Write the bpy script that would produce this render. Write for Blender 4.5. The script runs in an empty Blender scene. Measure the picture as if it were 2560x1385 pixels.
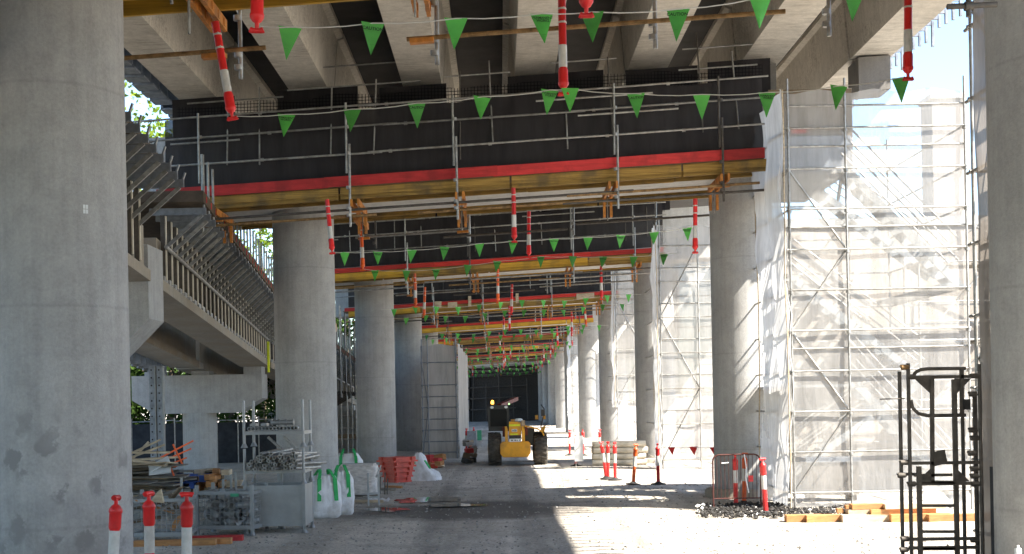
import bpy, math, random
from math import sin, cos, pi, radians, sqrt
from mathutils import Vector, Matrix, noise as mnoise

random.seed(7)
sc = bpy.context.scene
COL = sc.collection

# ------------------------------------------------------------------ camera
F = 3213.0                 # focal length in photo pixels (2560 wide)
U0, V0, CAMZ = 1250.0, 1010.0, 2.5
ROLL = radians(1.09)
cam = bpy.data.cameras.new("camera")
cam.sensor_width = 36.0
cam.lens = 36.0 * F / 2560.0
cam.shift_x = (1280 - U0) / 2560.0
cam.shift_y = (V0 - 692.5) / 2560.0
cam.clip_start = 0.1
cam.clip_end = 3000
camo = bpy.data.objects.new("camera", cam)
COL.objects.link(camo)
camo.matrix_world = Matrix.Translation((0, 0, CAMZ)) @ Matrix.Rotation(pi / 2, 4, 'X') @ Matrix.Rotation(-ROLL, 4, 'Z')
sc.camera = camo

def AT(u, v, d):
    "world point seen at photo pixel (u, v) at depth d"
    du, dv = u - U0, V0 - v
    x = du * cos(ROLL) + dv * sin(ROLL)
    z = -du * sin(ROLL) + dv * cos(ROLL)
    return Vector((x * d / F, d, CAMZ + z * d / F))

# ------------------------------------------------------------------ mesh builder
class MB:
    def __init__(s):
        s.v = []; s.f = []; s.sm = []
    def add(s, vs, fs, smooth=False):
        b = len(s.v)
        s.v += [Vector(p) for p in vs]
        s.f += [[b + i for i in f] for f in fs]
        s.sm += [smooth] * len(fs)
        return s
    def hexa(s, p):
        "8 corners: bottom 0-3 ccw, top 4-7"
        return s.add(p, [(3, 2, 1, 0), (4, 5, 6, 7), (0, 1, 5, 4), (1, 2, 6, 5), (2, 3, 7, 6), (3, 0, 4, 7)])
    def box(s, x0, x1, y0, y1, z0, z1):
        return s.hexa([(x0, y0, z0), (x1, y0, z0), (x1, y1, z0), (x0, y1, z0),
                       (x0, y0, z1), (x1, y0, z1), (x1, y1, z1), (x0, y1, z1)])
    def rbox(s, c, size, rot=(0, 0, 0)):
        from mathutils import Euler
        R = Euler(rot).to_matrix(); c = Vector(c)
        a, b, h = size[0] / 2, size[1] / 2, size[2] / 2
        return s.hexa([c + R @ Vector(q) for q in [(-a, -b, -h), (a, -b, -h), (a, b, -h), (-a, b, -h),
                                                   (-a, -b, h), (a, -b, h), (a, b, h), (-a, b, h)]])
    def bar(s, p0, p1, w, h):
        "rectangular bar from p0 to p1, w sideways, h upwards"
        p0 = Vector(p0); p1 = Vector(p1); d = (p1 - p0).normalized()
        up = Vector((0, 0, 1)) if abs(d.z) < .95 else Vector((0, 1, 0))
        a = d.cross(up).normalized() * (w / 2); b = a.cross(d).normalized() * (h / 2)
        q = []
        for p in (p0, p1):
            q.append([p - a - b, p + a - b, p + a + b, p - a + b])
        return s.add(q[0] + q[1], [(0, 1, 2, 3), (7, 6, 5, 4), (0, 4, 5, 1), (1, 5, 6, 2), (2, 6, 7, 3), (3, 7, 4, 0)])
    def tube(s, p0, p1, r, n=8, r1=None, cap=True, hollow=False):
        p0 = Vector(p0); p1 = Vector(p1); d = (p1 - p0).normalized()
        up = Vector((0, 0, 1)) if abs(d.z) < .95 else Vector((1, 0, 0))
        a = d.cross(up).normalized(); b = d.cross(a)
        r1 = r if r1 is None else r1
        vs = [p0 + (a * cos(2 * pi * i / n) + b * sin(2 * pi * i / n)) * r for i in range(n)]
        vs += [p1 + (a * cos(2 * pi * i / n) + b * sin(2 * pi * i / n)) * r1 for i in range(n)]
        s.add(vs, [(i, (i + 1) % n, n + (i + 1) % n, n + i) for i in range(n)], True)
        if hollow:
            q = .72
            vs2 = [p0 + (v - p0) * q for v in vs[:n]]
            deep = [v + d * r * 14 for v in vs2]
            b0 = len(s.v); s.v += [Vector(v) for v in vs[:n] + vs2 + deep]
            for i in range(n):
                j = (i + 1) % n
                s.f += [[b0 + i, b0 + n + i, b0 + n + j, b0 + j], [b0 + n + i, b0 + 2 * n + i, b0 + 2 * n + j, b0 + n + j]]
                s.sm += [False, True]
            s.f.append([b0 + 2 * n + i for i in range(n)]); s.sm.append(False)
            s.add(vs[n:], [tuple(range(n - 1, -1, -1))])
        elif cap:
            s.add(vs[:n], [tuple(range(n - 1, -1, -1))]); s.add(vs[n:], [tuple(range(n))])
        return s
    def path(s, pts, r, n=8):
        for a, b in zip(pts[:-1], pts[1:]):
            s.tube(a, b, r, n)
        return s
    def lathe(s, prof, c=(0, 0, 0), n=20, smooth=True):
        c = Vector(c); m = len(prof); vs = []
        for r, z in prof:
            vs += [c + Vector((r * cos(2 * pi * i / n), r * sin(2 * pi * i / n), z)) for i in range(n)]
        fs = [(k * n + i, k * n + (i + 1) % n, (k + 1) * n + (i + 1) % n, (k + 1) * n + i) for k in range(m - 1) for i in range(n)]
        s.add(vs, fs, smooth)
        if prof[0][0] > 1e-4: s.add(vs[:n], [tuple(range(n - 1, -1, -1))])
        if prof[-1][0] > 1e-4: s.add(vs[-n:], [tuple(range(n))])
        return s
    def prism(s, poly, y0, y1):
        "xz polygon (ccw seen from -y) extruded along y"
        n = len(poly)
        vs = [(x, y0, z) for x, z in poly] + [(x, y1, z) for x, z in poly]
        return s.add(vs, [tuple(range(n)), tuple(range(2 * n - 1, n - 1, -1))] +
                     [(i, n + i, n + (i + 1) % n, (i + 1) % n) for i in range(n)])
    def grid(s, fn, nu, nv, smooth=True):
        vs = [fn(i / nu, j / nv) for j in range(nv + 1) for i in range(nu + 1)]
        w = nu + 1
        return s.add(vs, [(j * w + i, j * w + i + 1, (j + 1) * w + i + 1, (j + 1) * w + i) for j in range(nv) for i in range(nu)], smooth)
    def mesh(s, name, mat, org=(0, 0, 0)):
        me = bpy.data.meshes.new(name)
        o = Vector(org)
        me.from_pydata([tuple(p - o) for p in s.v], [], s.f)
        if s.sm: me.polygons.foreach_set("use_smooth", s.sm)
        if isinstance(mat, str): mat = MAT[mat]
        me.materials.append(mat); me.update()
        return me
    def build(s, name, mat, parent=None, world=False, org=None):
        """world=True: vertices are world coordinates (parent must be unrotated)"""
        if parent is not None:
            o = bpy.data.objects.new(name, s.mesh(name, mat, parent.location if world else (0, 0, 0)))
            o.parent = parent
        else:
            if org is None:
                xs = [p.x for p in s.v]; ys = [p.y for p in s.v]; zs = [p.z for p in s.v]
                org = ((min(xs) + max(xs)) / 2, (min(ys) + max(ys)) / 2, min(zs))
            o = bpy.data.objects.new(name, s.mesh(name, mat, org)); o.location = org
        COL.objects.link(o)
        return o

def tag(o, label=None, cat=None, group=None, kind=None):
    if label: o["label"] = label
    if cat: o["category"] = cat
    if group: o["group"] = group
    if kind: o["kind"] = kind
    return o

def thing(name, loc, label, cat, group=None, rz=0.0):
    o = bpy.data.objects.new(name, None)
    o.empty_display_size = .2
    o.location = loc; o.rotation_euler = (0, 0, rz)
    COL.objects.link(o)
    return tag(o, label, cat, group)

KIDS = {}
def copy_tree(o, parent=None):
    c = o.copy(); COL.objects.link(c)
    if parent is not None: c.parent = parent
    for ch in [q for q in COL.objects if q.parent == o]:
        copy_tree(ch, c)
    return c

# ------------------------------------------------------------------ materials
MAT = {}
class NT:
    def __init__(s, name):
        m = bpy.data.materials.new(name); m.use_nodes = True
        s.m = m; s.n = m.node_tree.nodes; s.l = m.node_tree.links
        s.n.clear()
        s.out = s.n.new("ShaderNodeOutputMaterial")
        MAT[name] = m
    def new(s, t, **kw):
        nd = s.n.new(t)
        for k, v in kw.items(): setattr(nd, k, v)
        return nd
    def link(s, a, b): s.l.new(a, b)
    def coord(s, scale=(1, 1, 1), kind="Object"):
        tc = s.new("ShaderNodeTexCoord"); mp = s.new("ShaderNodeMapping")
        mp.inputs["Scale"].default_value = scale
        s.link(tc.outputs[kind], mp.inputs[0])
        return mp.outputs[0]
    def wcoord(s, scale=(1, 1, 1)):
        g = s.new("ShaderNodeNewGeometry"); mp = s.new("ShaderNodeMapping")
        mp.inputs["Scale"].default_value = scale
        s.link(g.outputs["Position"], mp.inputs[0])
        return mp.outputs[0]
    def noise(s, vec, scale, detail=5, rough=.55, dist=0):
        nz = s.new("ShaderNodeTexNoise")
        nz.inputs["Scale"].default_value = scale; nz.inputs["Detail"].default_value = detail
        nz.inputs["Roughness"].default_value = rough; nz.inputs["Distortion"].default_value = dist
        s.link(vec, nz.inputs["Vector"])
        return nz.outputs["Fac"]
    def ramp(s, fac, stops):
        r = s.new("ShaderNodeValToRGB"); e = r.color_ramp.elements
        while len(e) < len(stops): e.new(.5)
        for el, (p, c) in zip(e, stops):
            el.position = p; el.color = (c, c, c, 1) if not hasattr(c, "__len__") else (*c, 1)
        s.link(fac, r.inputs[0])
        return r.outputs[0]
    def mix(s, fac, a, b, mode="MIX"):
        m = s.new("ShaderNodeMix", data_type='RGBA', blend_type=mode)
        for inp, val in ((m.inputs[0], fac), (m.inputs[6], a), (m.inputs[7], b)):
            if hasattr(val, "links") or hasattr(val, "is_linked"): s.link(val, inp)
            elif hasattr(val, "__len__"): inp.default_value = (*val, 1)
            else: inp.default_value = val
        return m.outputs[2]
    def math(s, op, a, b=None):
        m = s.new("ShaderNodeMath", operation=op)
        for i, val in enumerate((a, b)):
            if val is None: continue
            if hasattr(val, "is_linked"): s.link(val, m.inputs[i])
            else: m.inputs[i].default_value = val
        return m.outputs[0]
    def bsdf(s, col, rough=.7, metal=0.0, bump=None, spec=.4, bd=.02):
        b = s.new("ShaderNodeBsdfPrincipled")
        for inp, val in ((b.inputs["Base Color"], col), (b.inputs["Roughness"], rough), (b.inputs["Metallic"], metal)):
            if hasattr(val, "is_linked"): s.link(val, inp)
            elif hasattr(val, "__len__"): inp.default_value = (*val, 1)
            else: inp.default_value = val
        b.inputs["Specular IOR Level"].default_value = spec
        if bump is not None:
            bp = s.new("ShaderNodeBump"); bp.inputs["Strength"].default_value = bump[1]
            bp.inputs["Distance"].default_value = bd
            s.link(bump[0], bp.inputs["Height"]); s.link(bp.outputs[0], b.inputs["Normal"])
        return b.outputs[0]
    def done(s, sh):
        s.link(sh, s.out.inputs[0]); return s.m

def simple(name, col, rough=.6, metal=0.0, var=.25, scale=6.0, stretch=(1, 1, 1), bump=.15, spec=.4, dirt=None, isl=0.0, oran=0.0):
    t = NT(name)
    v = t.coord(stretch)
    n = t.noise(v, scale, 6, .6)
    a = tuple(c * (1 - var) for c in col); b = tuple(min(1, c * (1 + var)) for c in col)
    c = t.ramp(n, [(.3, a), (.7, b)])
    if dirt:
        d = t.noise(t.coord(), scale * .35, 4, .6)
        c = t.mix(t.ramp(d, [(.5, 0.0), (.68, dirt[1])]), c, dirt[0])
    if isl:
        g = t.new("ShaderNodeNewGeometry"); c = t.mix(1.0, c, t.ramp(g.outputs["Random Per Island"], [(0, 1 - isl), (1, 1 + isl * .5)]), "MULTIPLY")
    if oran:
        oi = t.new("ShaderNodeObjectInfo"); c = t.mix(1.0, c, t.ramp(oi.outputs["Random"], [(0, 1 - oran), (1, 1 + oran * .4)]), "MULTIPLY")
    n2 = t.noise(v, scale * 8, 3, .6)
    return t.done(t.bsdf(c, rough, metal, (n2, bump), spec))

def concrete(name, col, streak=.0, stains=0.0, seams=False, brown=0.0, rough=.85):
    t = NT(name)
    v = t.wcoord()
    big = t.noise(v, .55, 5, .6)
    mid = t.noise(v, 3.2, 6, .65, .4)
    fine = t.noise(v, 28, 4, .6)
    c = t.ramp(big, [(.25, tuple(q * .82 for q in col)), (.75, tuple(q * 1.12 for q in col))])
    c = t.mix(.75, c, t.ramp(mid, [(.3, .80), (.55, .98), (.75, 1.06)]), "MULTIPLY")
    c = t.mix(.6, c, t.ramp(fine, [(.3, .82), (.7, 1.12)]), "MULTIPLY")
    # shutter marks: vertical run streaks and pour lines
    run = t.noise(t.wcoord((5, 5, .25)), 1.6, 4, .6)
    c = t.mix(.7, c, t.ramp(run, [(.35, .86), (.6, 1.03)]), "MULTIPLY")
    if seams:
        g = t.new("ShaderNodeNewGeometry"); sz = t.new("ShaderNodeSeparateXYZ"); t.link(g.outputs["Position"], sz.inputs[0])
        zz = t.math("ADD", sz.outputs[2], t.math("MULTIPLY", t.math("SUBTRACT", t.noise(v, 3, 2), .5), .03))
        fr = t.math("ABSOLUTE", t.math("SUBTRACT", t.math("FRACT", t.math("MULTIPLY", zz, 1 / 2.45)), .5))
        c = t.mix(.8, c, t.ramp(fr, [(0.0, .86), (.005, .90), (.010, 1.0)]), "MULTIPLY")
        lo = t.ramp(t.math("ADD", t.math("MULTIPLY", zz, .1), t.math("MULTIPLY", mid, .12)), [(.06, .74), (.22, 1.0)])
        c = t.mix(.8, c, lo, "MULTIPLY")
    if streak:
        st = t.noise(t.wcoord((1.2, 11, 11)), 1.0, 6, .75, 1.2)
        lg = t.noise(t.wcoord((1, .6, 1)), .9, 3, .6)
        f = t.math("MULTIPLY", t.ramp(st, [(.46, 0.0), (.62, 1.0)]), t.ramp(lg, [(.40, .15), (.6, 1.0)]))
        c = t.mix(t.math("MULTIPLY", f, streak), c, tuple(q * .40 for q in (col[0], col[1] * .93, col[2] * .85)))
    if stains:
        vo = t.new("ShaderNodeTexVoronoi"); vo.inputs["Scale"].default_value = 3.1; vo.inputs["Randomness"].default_value = 1
        wob = t.noise(v, 7, 4, .6)
        mv = t.new("ShaderNodeVectorMath", operation='ADD'); t.link(t.wcoord((1, 1, .82)), mv.inputs[0])
        cm = t.new("ShaderNodeCombineXYZ")
        w2 = t.math("MULTIPLY", t.math("SUBTRACT", wob, .5), .36)
        t.link(w2, cm.inputs[0]); t.link(w2, cm.inputs[2]); t.link(cm.outputs[0], mv.inputs[1])
        t.link(mv.outputs[0], vo.inputs["Vector"])
        spot = t.ramp(vo.outputs["Distance"], [(.27, 1.0), (.40, 0.0)])
        sx = t.new("ShaderNodeSeparateXYZ"); g = t.new("ShaderNodeNewGeometry"); t.link(g.outputs["Position"], sx.inputs[0])
        hz = t.math("ADD", sx.outputs[2], t.math("MULTIPLY", t.noise(v, 2.2, 3), 1.2))
        hm = t.ramp(t.math("MULTIPLY", hz, .25), [(.66, 1.0), (.83, 0.0)])
        pick = t.ramp(t.noise(v, 1.3, 3), [(.36, 0.0), (.45, 1.0)])
        f = t.math("MULTIPLY", t.math("MULTIPLY", spot, hm), t.math("MULTIPLY", pick, stains))
        c = t.mix(f, c, tuple(q * .62 for q in col))
    if brown:
        bn = t.noise(v, .8, 4, .6)
        c = t.mix(t.math("MULTIPLY", t.ramp(bn, [(.35, 0.0), (.7, 1.0)]), brown), c, (col[0] * .8, col[1] * .66, col[2] * .5))
    return t.done(t.bsdf(c, rough, 0, (t.noise(v, 60, 4), .25), .25))

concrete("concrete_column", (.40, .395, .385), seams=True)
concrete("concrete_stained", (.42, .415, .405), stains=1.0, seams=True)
concrete("concrete_girder", (.60, .56, .49), streak=.75)
concrete("concrete_cap", (.60, .585, .56))
concrete("concrete_pale", (.40, .40, .395))
concrete("concrete_brown", (.36, .33, .28), brown=.5)
concrete("concrete_dark", (.20, .19, .18))
concrete("wall_cream", (.34, .31, .28))
simple("board_red", (.50, .035, .035), .65, 0, .22, 5, (.4, 1, 3), .2, dirt=((.20, .02, .02), .6), isl=.4)
simple("board_red_bright", (.48, .03, .022), .6, 0, .2, 5, (.4, 1, 3), .2, isl=.4)
simple("lvl_brown", (.30, .185, .045), .75, 0, .45, 4, (.25, 2, 9), .3, dirt=((.10, .075, .04), .75), isl=.4)
simple("lvl_yellow", (.52, .30, .03), .65, 0, .25, 4, (.25, 2, 8), .25, dirt=((.22, .13, .03), .5), isl=.4)
simple("ply_brown", (.15, .11, .07), .8, 0, .3, 3, (1, 1, 1), .2)
simple("steel_orange", (.52, .20, .035), .55, .1, .3, 9, (1, 1, 1), .2, dirt=((.22, .11, .05), .7))
simple("tube_galv", (.36, .355, .34), .42, .5, .35, 7, (1, 1, 1), .1, dirt=((.18, .15, .12), .6), oran=.3)
simple("tube_dark", (.10, .09, .08), .6, .3, .35, 7, (1, 1, 1), .1)
simple("tube_rust", (.26, .16, .07), .75, .2, .5, 9, (1, 1, 1), .2)
simple("galv_panel", (.27, .28, .285), .45, .4, .14, 3, (1, 1, 1), .08, dirt=((.25, .24, .22), .4))
simple("steel_blue_grey", (.22, .24, .27), .5, .4, .3, 5, (1, 1, 1), .1)
simple("plastic_red", (.75, .022, .022), .42, 0, .12, 6, (1, 1, 1), .05, .5, oran=.3, dirt=((.30, .035, .03), .6))
simple("plastic_orange", (.85, .13, .02), .42, 0, .12, 6, (1, 1, 1), .05, .5, oran=.3, dirt=((.30, .035, .03), .6))
simple("plastic_white", (.55, .54, .51), .45, 0, .15, 9, (1, 1, 1), .05, .5, dirt=((.36, .34, .30), .5))
simple("barrier_red", (.50, .05, .025), .5, 0, .25, 5, (1, 1, 1), .05, .5)
simple("rubber", (.035, .034, .033), .8, 0, .4, 8, (1, 1, 1), .2)
simple("tyre_dusty", (.07, .062, .052), .9, 0, .5, 5, (1, 1, 1), .2, dirt=((.22, .19, .15), .8))
simple("cord_white", (.62, .60, .55), .8, 0, .1)
simple("flag_green", (.10, .47, .07), .55, 0, .12, 4, (1, 1, 1), .05, oran=.4, dirt=((.03, .17, .03), .6))
simple("flag_green_dim", (.06, .34, .06), .55, 0, .12, 4, (1, 1, 1), .05)
simple("flag_red", (.80, .04, .03), .55, 0, .1)
simple("ink_black", (.012, .014, .012), .7, 0, .1)
simple("timber_pale", (.52, .42, .29), .8, 0, .28, 4, (1, 1, 4), .25, dirt=((.22, .17, .12), .6), oran=.3)
simple("timber_orange", (.50, .24, .09), .8, 0, .3, 4, (1, 1, 4), .25, dirt=((.2, .1, .05), .5), oran=.3)
simple("timber_grey", (.24, .22, .19), .85, 0, .4, 5, (1, 1, 4), .25, dirt=((.08, .07, .06), .6), oran=.3)
simple("paint_blue", (.035, .09, .34), .6, 0, .25, 5)
simple("bag_white", (.64, .64, .65), .7, 0, .14, 5, (1, 1, 1), .6, dirt=((.36, .33, .29), .75))
simple("strap_green", (.03, .36, .10), .7, 0, .15)
simple("wrap_film", (.50, .47, .45), .35, 0, .3, 6, (1, 1, 3), .4)
simple("machine_yellow", (.78, .36, .015), .4, 0, .12, 4, (1, 1, 1), .05, .5, dirt=((.26, .15, .05), .55))
simple("machine_black", (.018, .018, .02), .35, 0, .3, 4, (1, 1, 1), .05, .5)
simple("machine_red", (.12, .02, .016), .5, 0, .25, 4)
simple("lime_tape", (.72, .78, .03), .5, 0, .1)
simple("plate_white", (.72, .74, .74), .5, 0, .08)
simple("pipe_cream", (.60, .55, .45), .7, 0, .15, 4, (1, 1, 1), .1, dirt=((.34, .29, .22), .5))
simple("barrier_shaded", (.065, .018, .013), .6, .1, .4, 9)  # dark red with the scaffold tower's shadow put into the colour
simple("rubble_shaded", (.035, .033, .031), .95, 0, .6, 7)  # darker copy of the rubble, shadow worked into its colour
simple("fence_cloth", (.030, .033, .038), .9, 0, .4, 3)
simple("bark", (.10, .075, .05), .9, 0, .4, 8, (1, 1, .3), .4)
simple("rubble_dark", (.06, .056, .052), .95, 0, .5, 7)
simple("rock_grey", (.30, .285, .265), .9, 0, .75, 9)
simple("green_paint", (.05, .30, .16), .5, 0, .2)
simple("ply_dark", (.085, .062, .042), .85, 0, .35, 3)
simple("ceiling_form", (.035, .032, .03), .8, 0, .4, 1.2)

def sheet(name, col, opacity, transl, weave=0.0):
    t = NT(name)
    d = t.new("ShaderNodeBsdfDiffuse"); d.inputs[0].default_value = (*col, 1)
    tl = t.new("ShaderNodeBsdfTranslucent"); tl.inputs[0].default_value = (*col, 1)
    v = t.coord()
    mo = t.mix(1.0, t.ramp(t.noise(t.coord((2.6, 2.6, .35)), 1.2, 5, .65), [(.3, .72), (.62, 1.1)]), col, "MULTIPLY")
    t.link(mo, d.inputs[0]); t.link(mo, tl.inputs[0])
    bp = t.new("ShaderNodeBump"); bp.inputs["Strength"].default_value = .6; bp.inputs["Distance"].default_value = .06
    t.link(t.noise(t.coord((1.6, 1.6, .5)), 1.6, 5, .6, .6), bp.inputs["Height"])
    t.link(bp.outputs[0], d.inputs["Normal"])
    m1 = t.new("ShaderNodeMixShader"); m1.inputs[0].default_value = transl
    t.link(d.outputs[0], m1.inputs[1]); t.link(tl.outputs[0], m1.inputs[2])
    tr = t.new("ShaderNodeBsdfTransparent"); m2 = t.new("ShaderNodeMixShader")
    t.link(tr.outputs[0], m2.inputs[1]); t.link(m1.outputs[0], m2.inputs[2])
    f = t.ramp(t.noise(v, .7, 4, .6), [(.3, opacity - weave), (.7, opacity + weave)])
    t.link(f, m2.inputs[0])
    return t.done(m2.outputs[0])
sheet("sheet_sheer", (.64, .63, .61), .43, .38, .05)
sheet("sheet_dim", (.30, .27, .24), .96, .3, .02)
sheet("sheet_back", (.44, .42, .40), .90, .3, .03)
sheet("sheet_thick", (.66, .66, .66), .94, .5, .03)
sheet("sheet_beige", (.50, .47, .44), .93, .4, .03)
sheet("sheet_mid", (.58, .57, .55), .44, .45, .05)
sheet("shade_cloth", (.048, .045, .048), .93, .25, .02)

def gridmesh(name, col, cell, wire):
    t = NT(name)
    sx = t.new("ShaderNodeSeparateXYZ")
    tc = t.new("ShaderNodeTexCoord"); t.link(tc.outputs["Object"], sx.inputs[0])
    fs = []
    for ax in (0, 2, 1):
        fr = t.math("FRACT", t.math("MULTIPLY", sx.outputs[ax], 1 / cell))
        fs.append(t.math("LESS_THAN", fr, wire / cell))
    f = t.math("MAXIMUM", fs[0], fs[1])
    d = t.new("ShaderNodeBsdfDiffuse"); d.inputs[0].default_value = (*col, 1)
    tr = t.new("ShaderNodeBsdfTransparent"); m = t.new("ShaderNodeMixShader")
    t.link(f, m.inputs[0]); t.link(tr.outputs[0], m.inputs[1]); t.link(d.outputs[0], m.inputs[2])
    return t.done(m.outputs[0])
gridmesh("grid_net", (.016, .016, .02), .083, .016)

def emit(name, col, s):
    t = NT(name); e = t.new("ShaderNodeEmission"); e.inputs[0].default_value = (*col, 1); e.inputs[1].default_value = s
    return t.done(e.outputs[0])
emit("lamp_amber", (1, .36, .03), 2.2)
emit("lamp_green", (.4, 1, .3), .5)

def leafmat(name, a, b):
    t = NT(name)
    oi = t.new("ShaderNodeNewGeometry")
    c = t.ramp(oi.outputs["Random Per Island"], [(0, a), (1, b)])
    d = t.new("ShaderNodeBsdfDiffuse"); t.link(c, d.inputs[0])
    tl = t.new("ShaderNodeBsdfTranslucent"); t.link(c, tl.inputs[0])
    m = t.new("ShaderNodeMixShader"); m.inputs[0].default_value = .35
    t.link(d.outputs[0], m.inputs[1]); t.link(tl.outputs[0], m.inputs[2])
    return t.done(m.outputs[0])
leafmat("leaf_light", (.09, .14, .015), (.22, .30, .04))
leafmat("leaf_dark", (.015, .035, .008), (.07, .12, .03))

def glass_dark():
    t = NT("cab_glass")
    return t.done(t.bsdf((.010, .011, .012), .35, 0, None, .15))
glass_dark()
# ------------------------------------------------------------------ ground
def gz(x, y):
    "ground height"
    t = max(0.0, min(1.0, (20.5 - y) / 8.5)); t = t * t * (3 - 2 * t)
    fade = max(0.0, min(1.0, (140 - y) / 60))
    h = .55 * t + (.05 * mnoise.noise((x * .28, y * .16, .3)) + .025 * mnoise.noise((x * .9, y * .7, 4.3))) * fade
    if abs(x) < 3.5: h -= .03 * fade * (1 - (x / 3.5) ** 2)
    return h

def ground():
    t = NT("ground_gravel")
    v = t.wcoord()
    big = t.noise(v, .16, 5, .6, .5); mid = t.noise(v, 1.1, 6, .65, .3)
    fine = t.noise(v, 16, 5, .7); grit = t.noise(v, 55, 3, .6)
    c = t.ramp(big, [(.3, (.42, .38, .325)), (.7, (.62, .565, .49))])
    c = t.mix(.8, c, t.ramp(mid, [(.3, .70), (.55, 1.0), (.75, 1.12)]), "MULTIPLY")
    c = t.mix(.8, c, t.ramp(fine, [(.3, .45), (.5, .95), (.72, 1.4)]), "MULTIPLY")
    c = t.mix(.6, c, t.ramp(grit, [(.3, .6), (.7, 1.25)]), "MULTIPLY")
    # wheel tracks run along the corridor
    trk = t.noise(t.wcoord((1.1, .06, 1)), 1.0, 4, .6)
    c = t.mix(.85, c, t.ramp(trk, [(.36, .72), (.6, 1.10)]), "MULTIPLY")
    # compacted tyre lanes
    sl = t.new("ShaderNodeSeparateXYZ"); t.link(v, sl.inputs[0]); wb = t.math("MULTIPLY", t.math("SUBTRACT", t.noise(t.wcoord((1, .12, 1)), .6, 4), .5), 1.3)
    for cx in (-1.5, .55, 2.3):
        q = t.math("ABSOLUTE", t.math("SUBTRACT", t.math("ADD", sl.outputs[0], wb), cx))
        c = t.mix(.8, c, t.ramp(q, [(.05, .72), (.22, .84), (.30, 1.06), (.42, 1.0)]), "MULTIPLY")
    # wet mud patch
    sx = t.new("ShaderNodeSeparateXYZ"); t.link(v, sx.inputs[0])
    wob = t.math("MULTIPLY", t.math("SUBTRACT", t.noise(v, .5, 5, .65), .5), 5.0)
    ex = t.math("DIVIDE", t.math("SUBTRACT", sx.outputs[0], -.8), 3.8)
    ey = t.math("DIVIDE", t.math("SUBTRACT", sx.outputs[1], 30.8), 2.8)
    r2 = t.math("ADD", t.math("MULTIPLY", ex, ex), t.math("MULTIPLY", ey, ey))
    r2 = t.math("ADD", r2, t.math("MULTIPLY", wob, .35))
    wet = t.ramp(r2, [(.35, 1.0), (1.0, 0.0)])
    wet2 = t.math("MULTIPLY", t.ramp(t.noise(t.wcoord((.5, .25, 1)), .7, 5, .65), [(.60, 0.0), (.70, .6)]), 1.0)
    w = t.math("MAXIMUM", wet, wet2)
    c = t.mix(t.math("MULTIPLY", w, .82), c, (.055, .052, .05))
    rough = t.ramp(w, [(0, .95), (1, .62)])
    h = t.math("ADD", t.math("MULTIPLY", fine, .6), t.math("MULTIPLY", grit, .4))
    t.done(t.bsdf(c, rough, 0, (h, .9), .3, .05))
    def axis(lo, hi, a, b, st, far):
        q = [lo]; 
        while q[-1] < a: q.append(min(a, q[-1] + max(far * .2, (a - q[-1]) * .35)))
        while q[-1] < b: q.append(q[-1] + st)
        while q[-1] < hi: q.append(min(hi, q[-1] + max(far * .2, (q[-1] - b) * .5 + st)))
        return q
    xs = axis(-900, 900, -14, 14, .35, 20); ys = axis(-60, 1500, 6, 70, .4, 10)
    vs = [(x, y, gz(x, y)) for y in ys for x in xs]; w = len(xs)
    m = MB().add(vs, [(j * w + i, j * w + i + 1, (j + 1) * w + i + 1, (j + 1) * w + i) for j in range(len(ys) - 1) for i in range(w - 1)], True)
    tag(m.build("ground", "ground_gravel", org=(0, 0, 0)), kind="structure")
    # loose stones
    s = MB(); rnd = random.Random(3)
    for i in range(9000):
        y = 16 + 34 * rnd.random() ** 1.7; x = rnd.uniform(-7.5, 7.5)
        r = rnd.choice((.009, .011, .014, .018, .026)) * rnd.uniform(.7, 1.4)
        c = Vector((x, y, gz(x, y) + r * .25))
        a = rnd.random() * 6
        vs = [c + Vector((r * cos(a + k * 1.57 + rnd.random() * .5) * rnd.uniform(.7, 1.3), r * sin(a + k * 1.57) * rnd.uniform(.7, 1.3), rnd.uniform(-.2, .3) * r)) for k in range(4)]
        vs += [c + Vector((0, 0, r * .8)), c - Vector((0, 0, r * .7))]
        s.add(vs, [(0, 1, 4), (1, 2, 4), (2, 3, 4), (3, 0, 4), (1, 0, 5), (2, 1, 5), (3, 2, 5), (0, 3, 5)])
    tag(s.build("loose_stones", "rock_grey", org=(0, 0, 0)), "small grey stones scattered over the gravel ground", "stones", kind="stuff")
    # puddles of standing water
    t = NT("puddle_water"); t.done(t.bsdf((.03, .03, .03), .04, 0, None, .5))
    for (u, vv, rx, ry) in ((1070, 1248, 1.0, .55), (1140, 1262, .8, .3), (960, 1272, .55, .4)):
        c = AT(u, vv, 2.5 * F / (vv - 1010 - (U0 - u) * .019))
        pts = []
        for i in range(40):
            a = i / 40 * 2 * pi
            q = 1 + .55 * mnoise.noise((cos(a) * 1.7 + u, sin(a) * 1.7, 2.0)) + .3 * mnoise.noise((cos(a) * 5, sin(a) * 5 + u, 1.0))
            pts.append((c.x + rx * q * cos(a), c.y + ry * q * sin(a) * 1.6))
        z = max(gz(*p) for p in pts + [(c.x, c.y)]) + .004
        tag(MB().add([(x, y, z) for x, y in pts], [tuple(range(40))]).build("puddle", "puddle_water"), kind="structure")
ground()

# ------------------------------------------------------------------ the viaduct
S, XF, SK = 19.0, .042, .0447      # pier spacing, crossfall, skew
XL, XR, RC = -5.09, 6.33, .8
ORD = ["nearest", "second", "third", "fourth", "fifth", "sixth", "seventh", "eighth", "ninth", "tenth", "eleventh"]
def YK(k, x): return 14.31 + S * k + (XR - x) * SK
def W(k, x, dy, z): return Vector((x, YK(k, x) + dy, z + XF * x))
NP = 10

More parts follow.
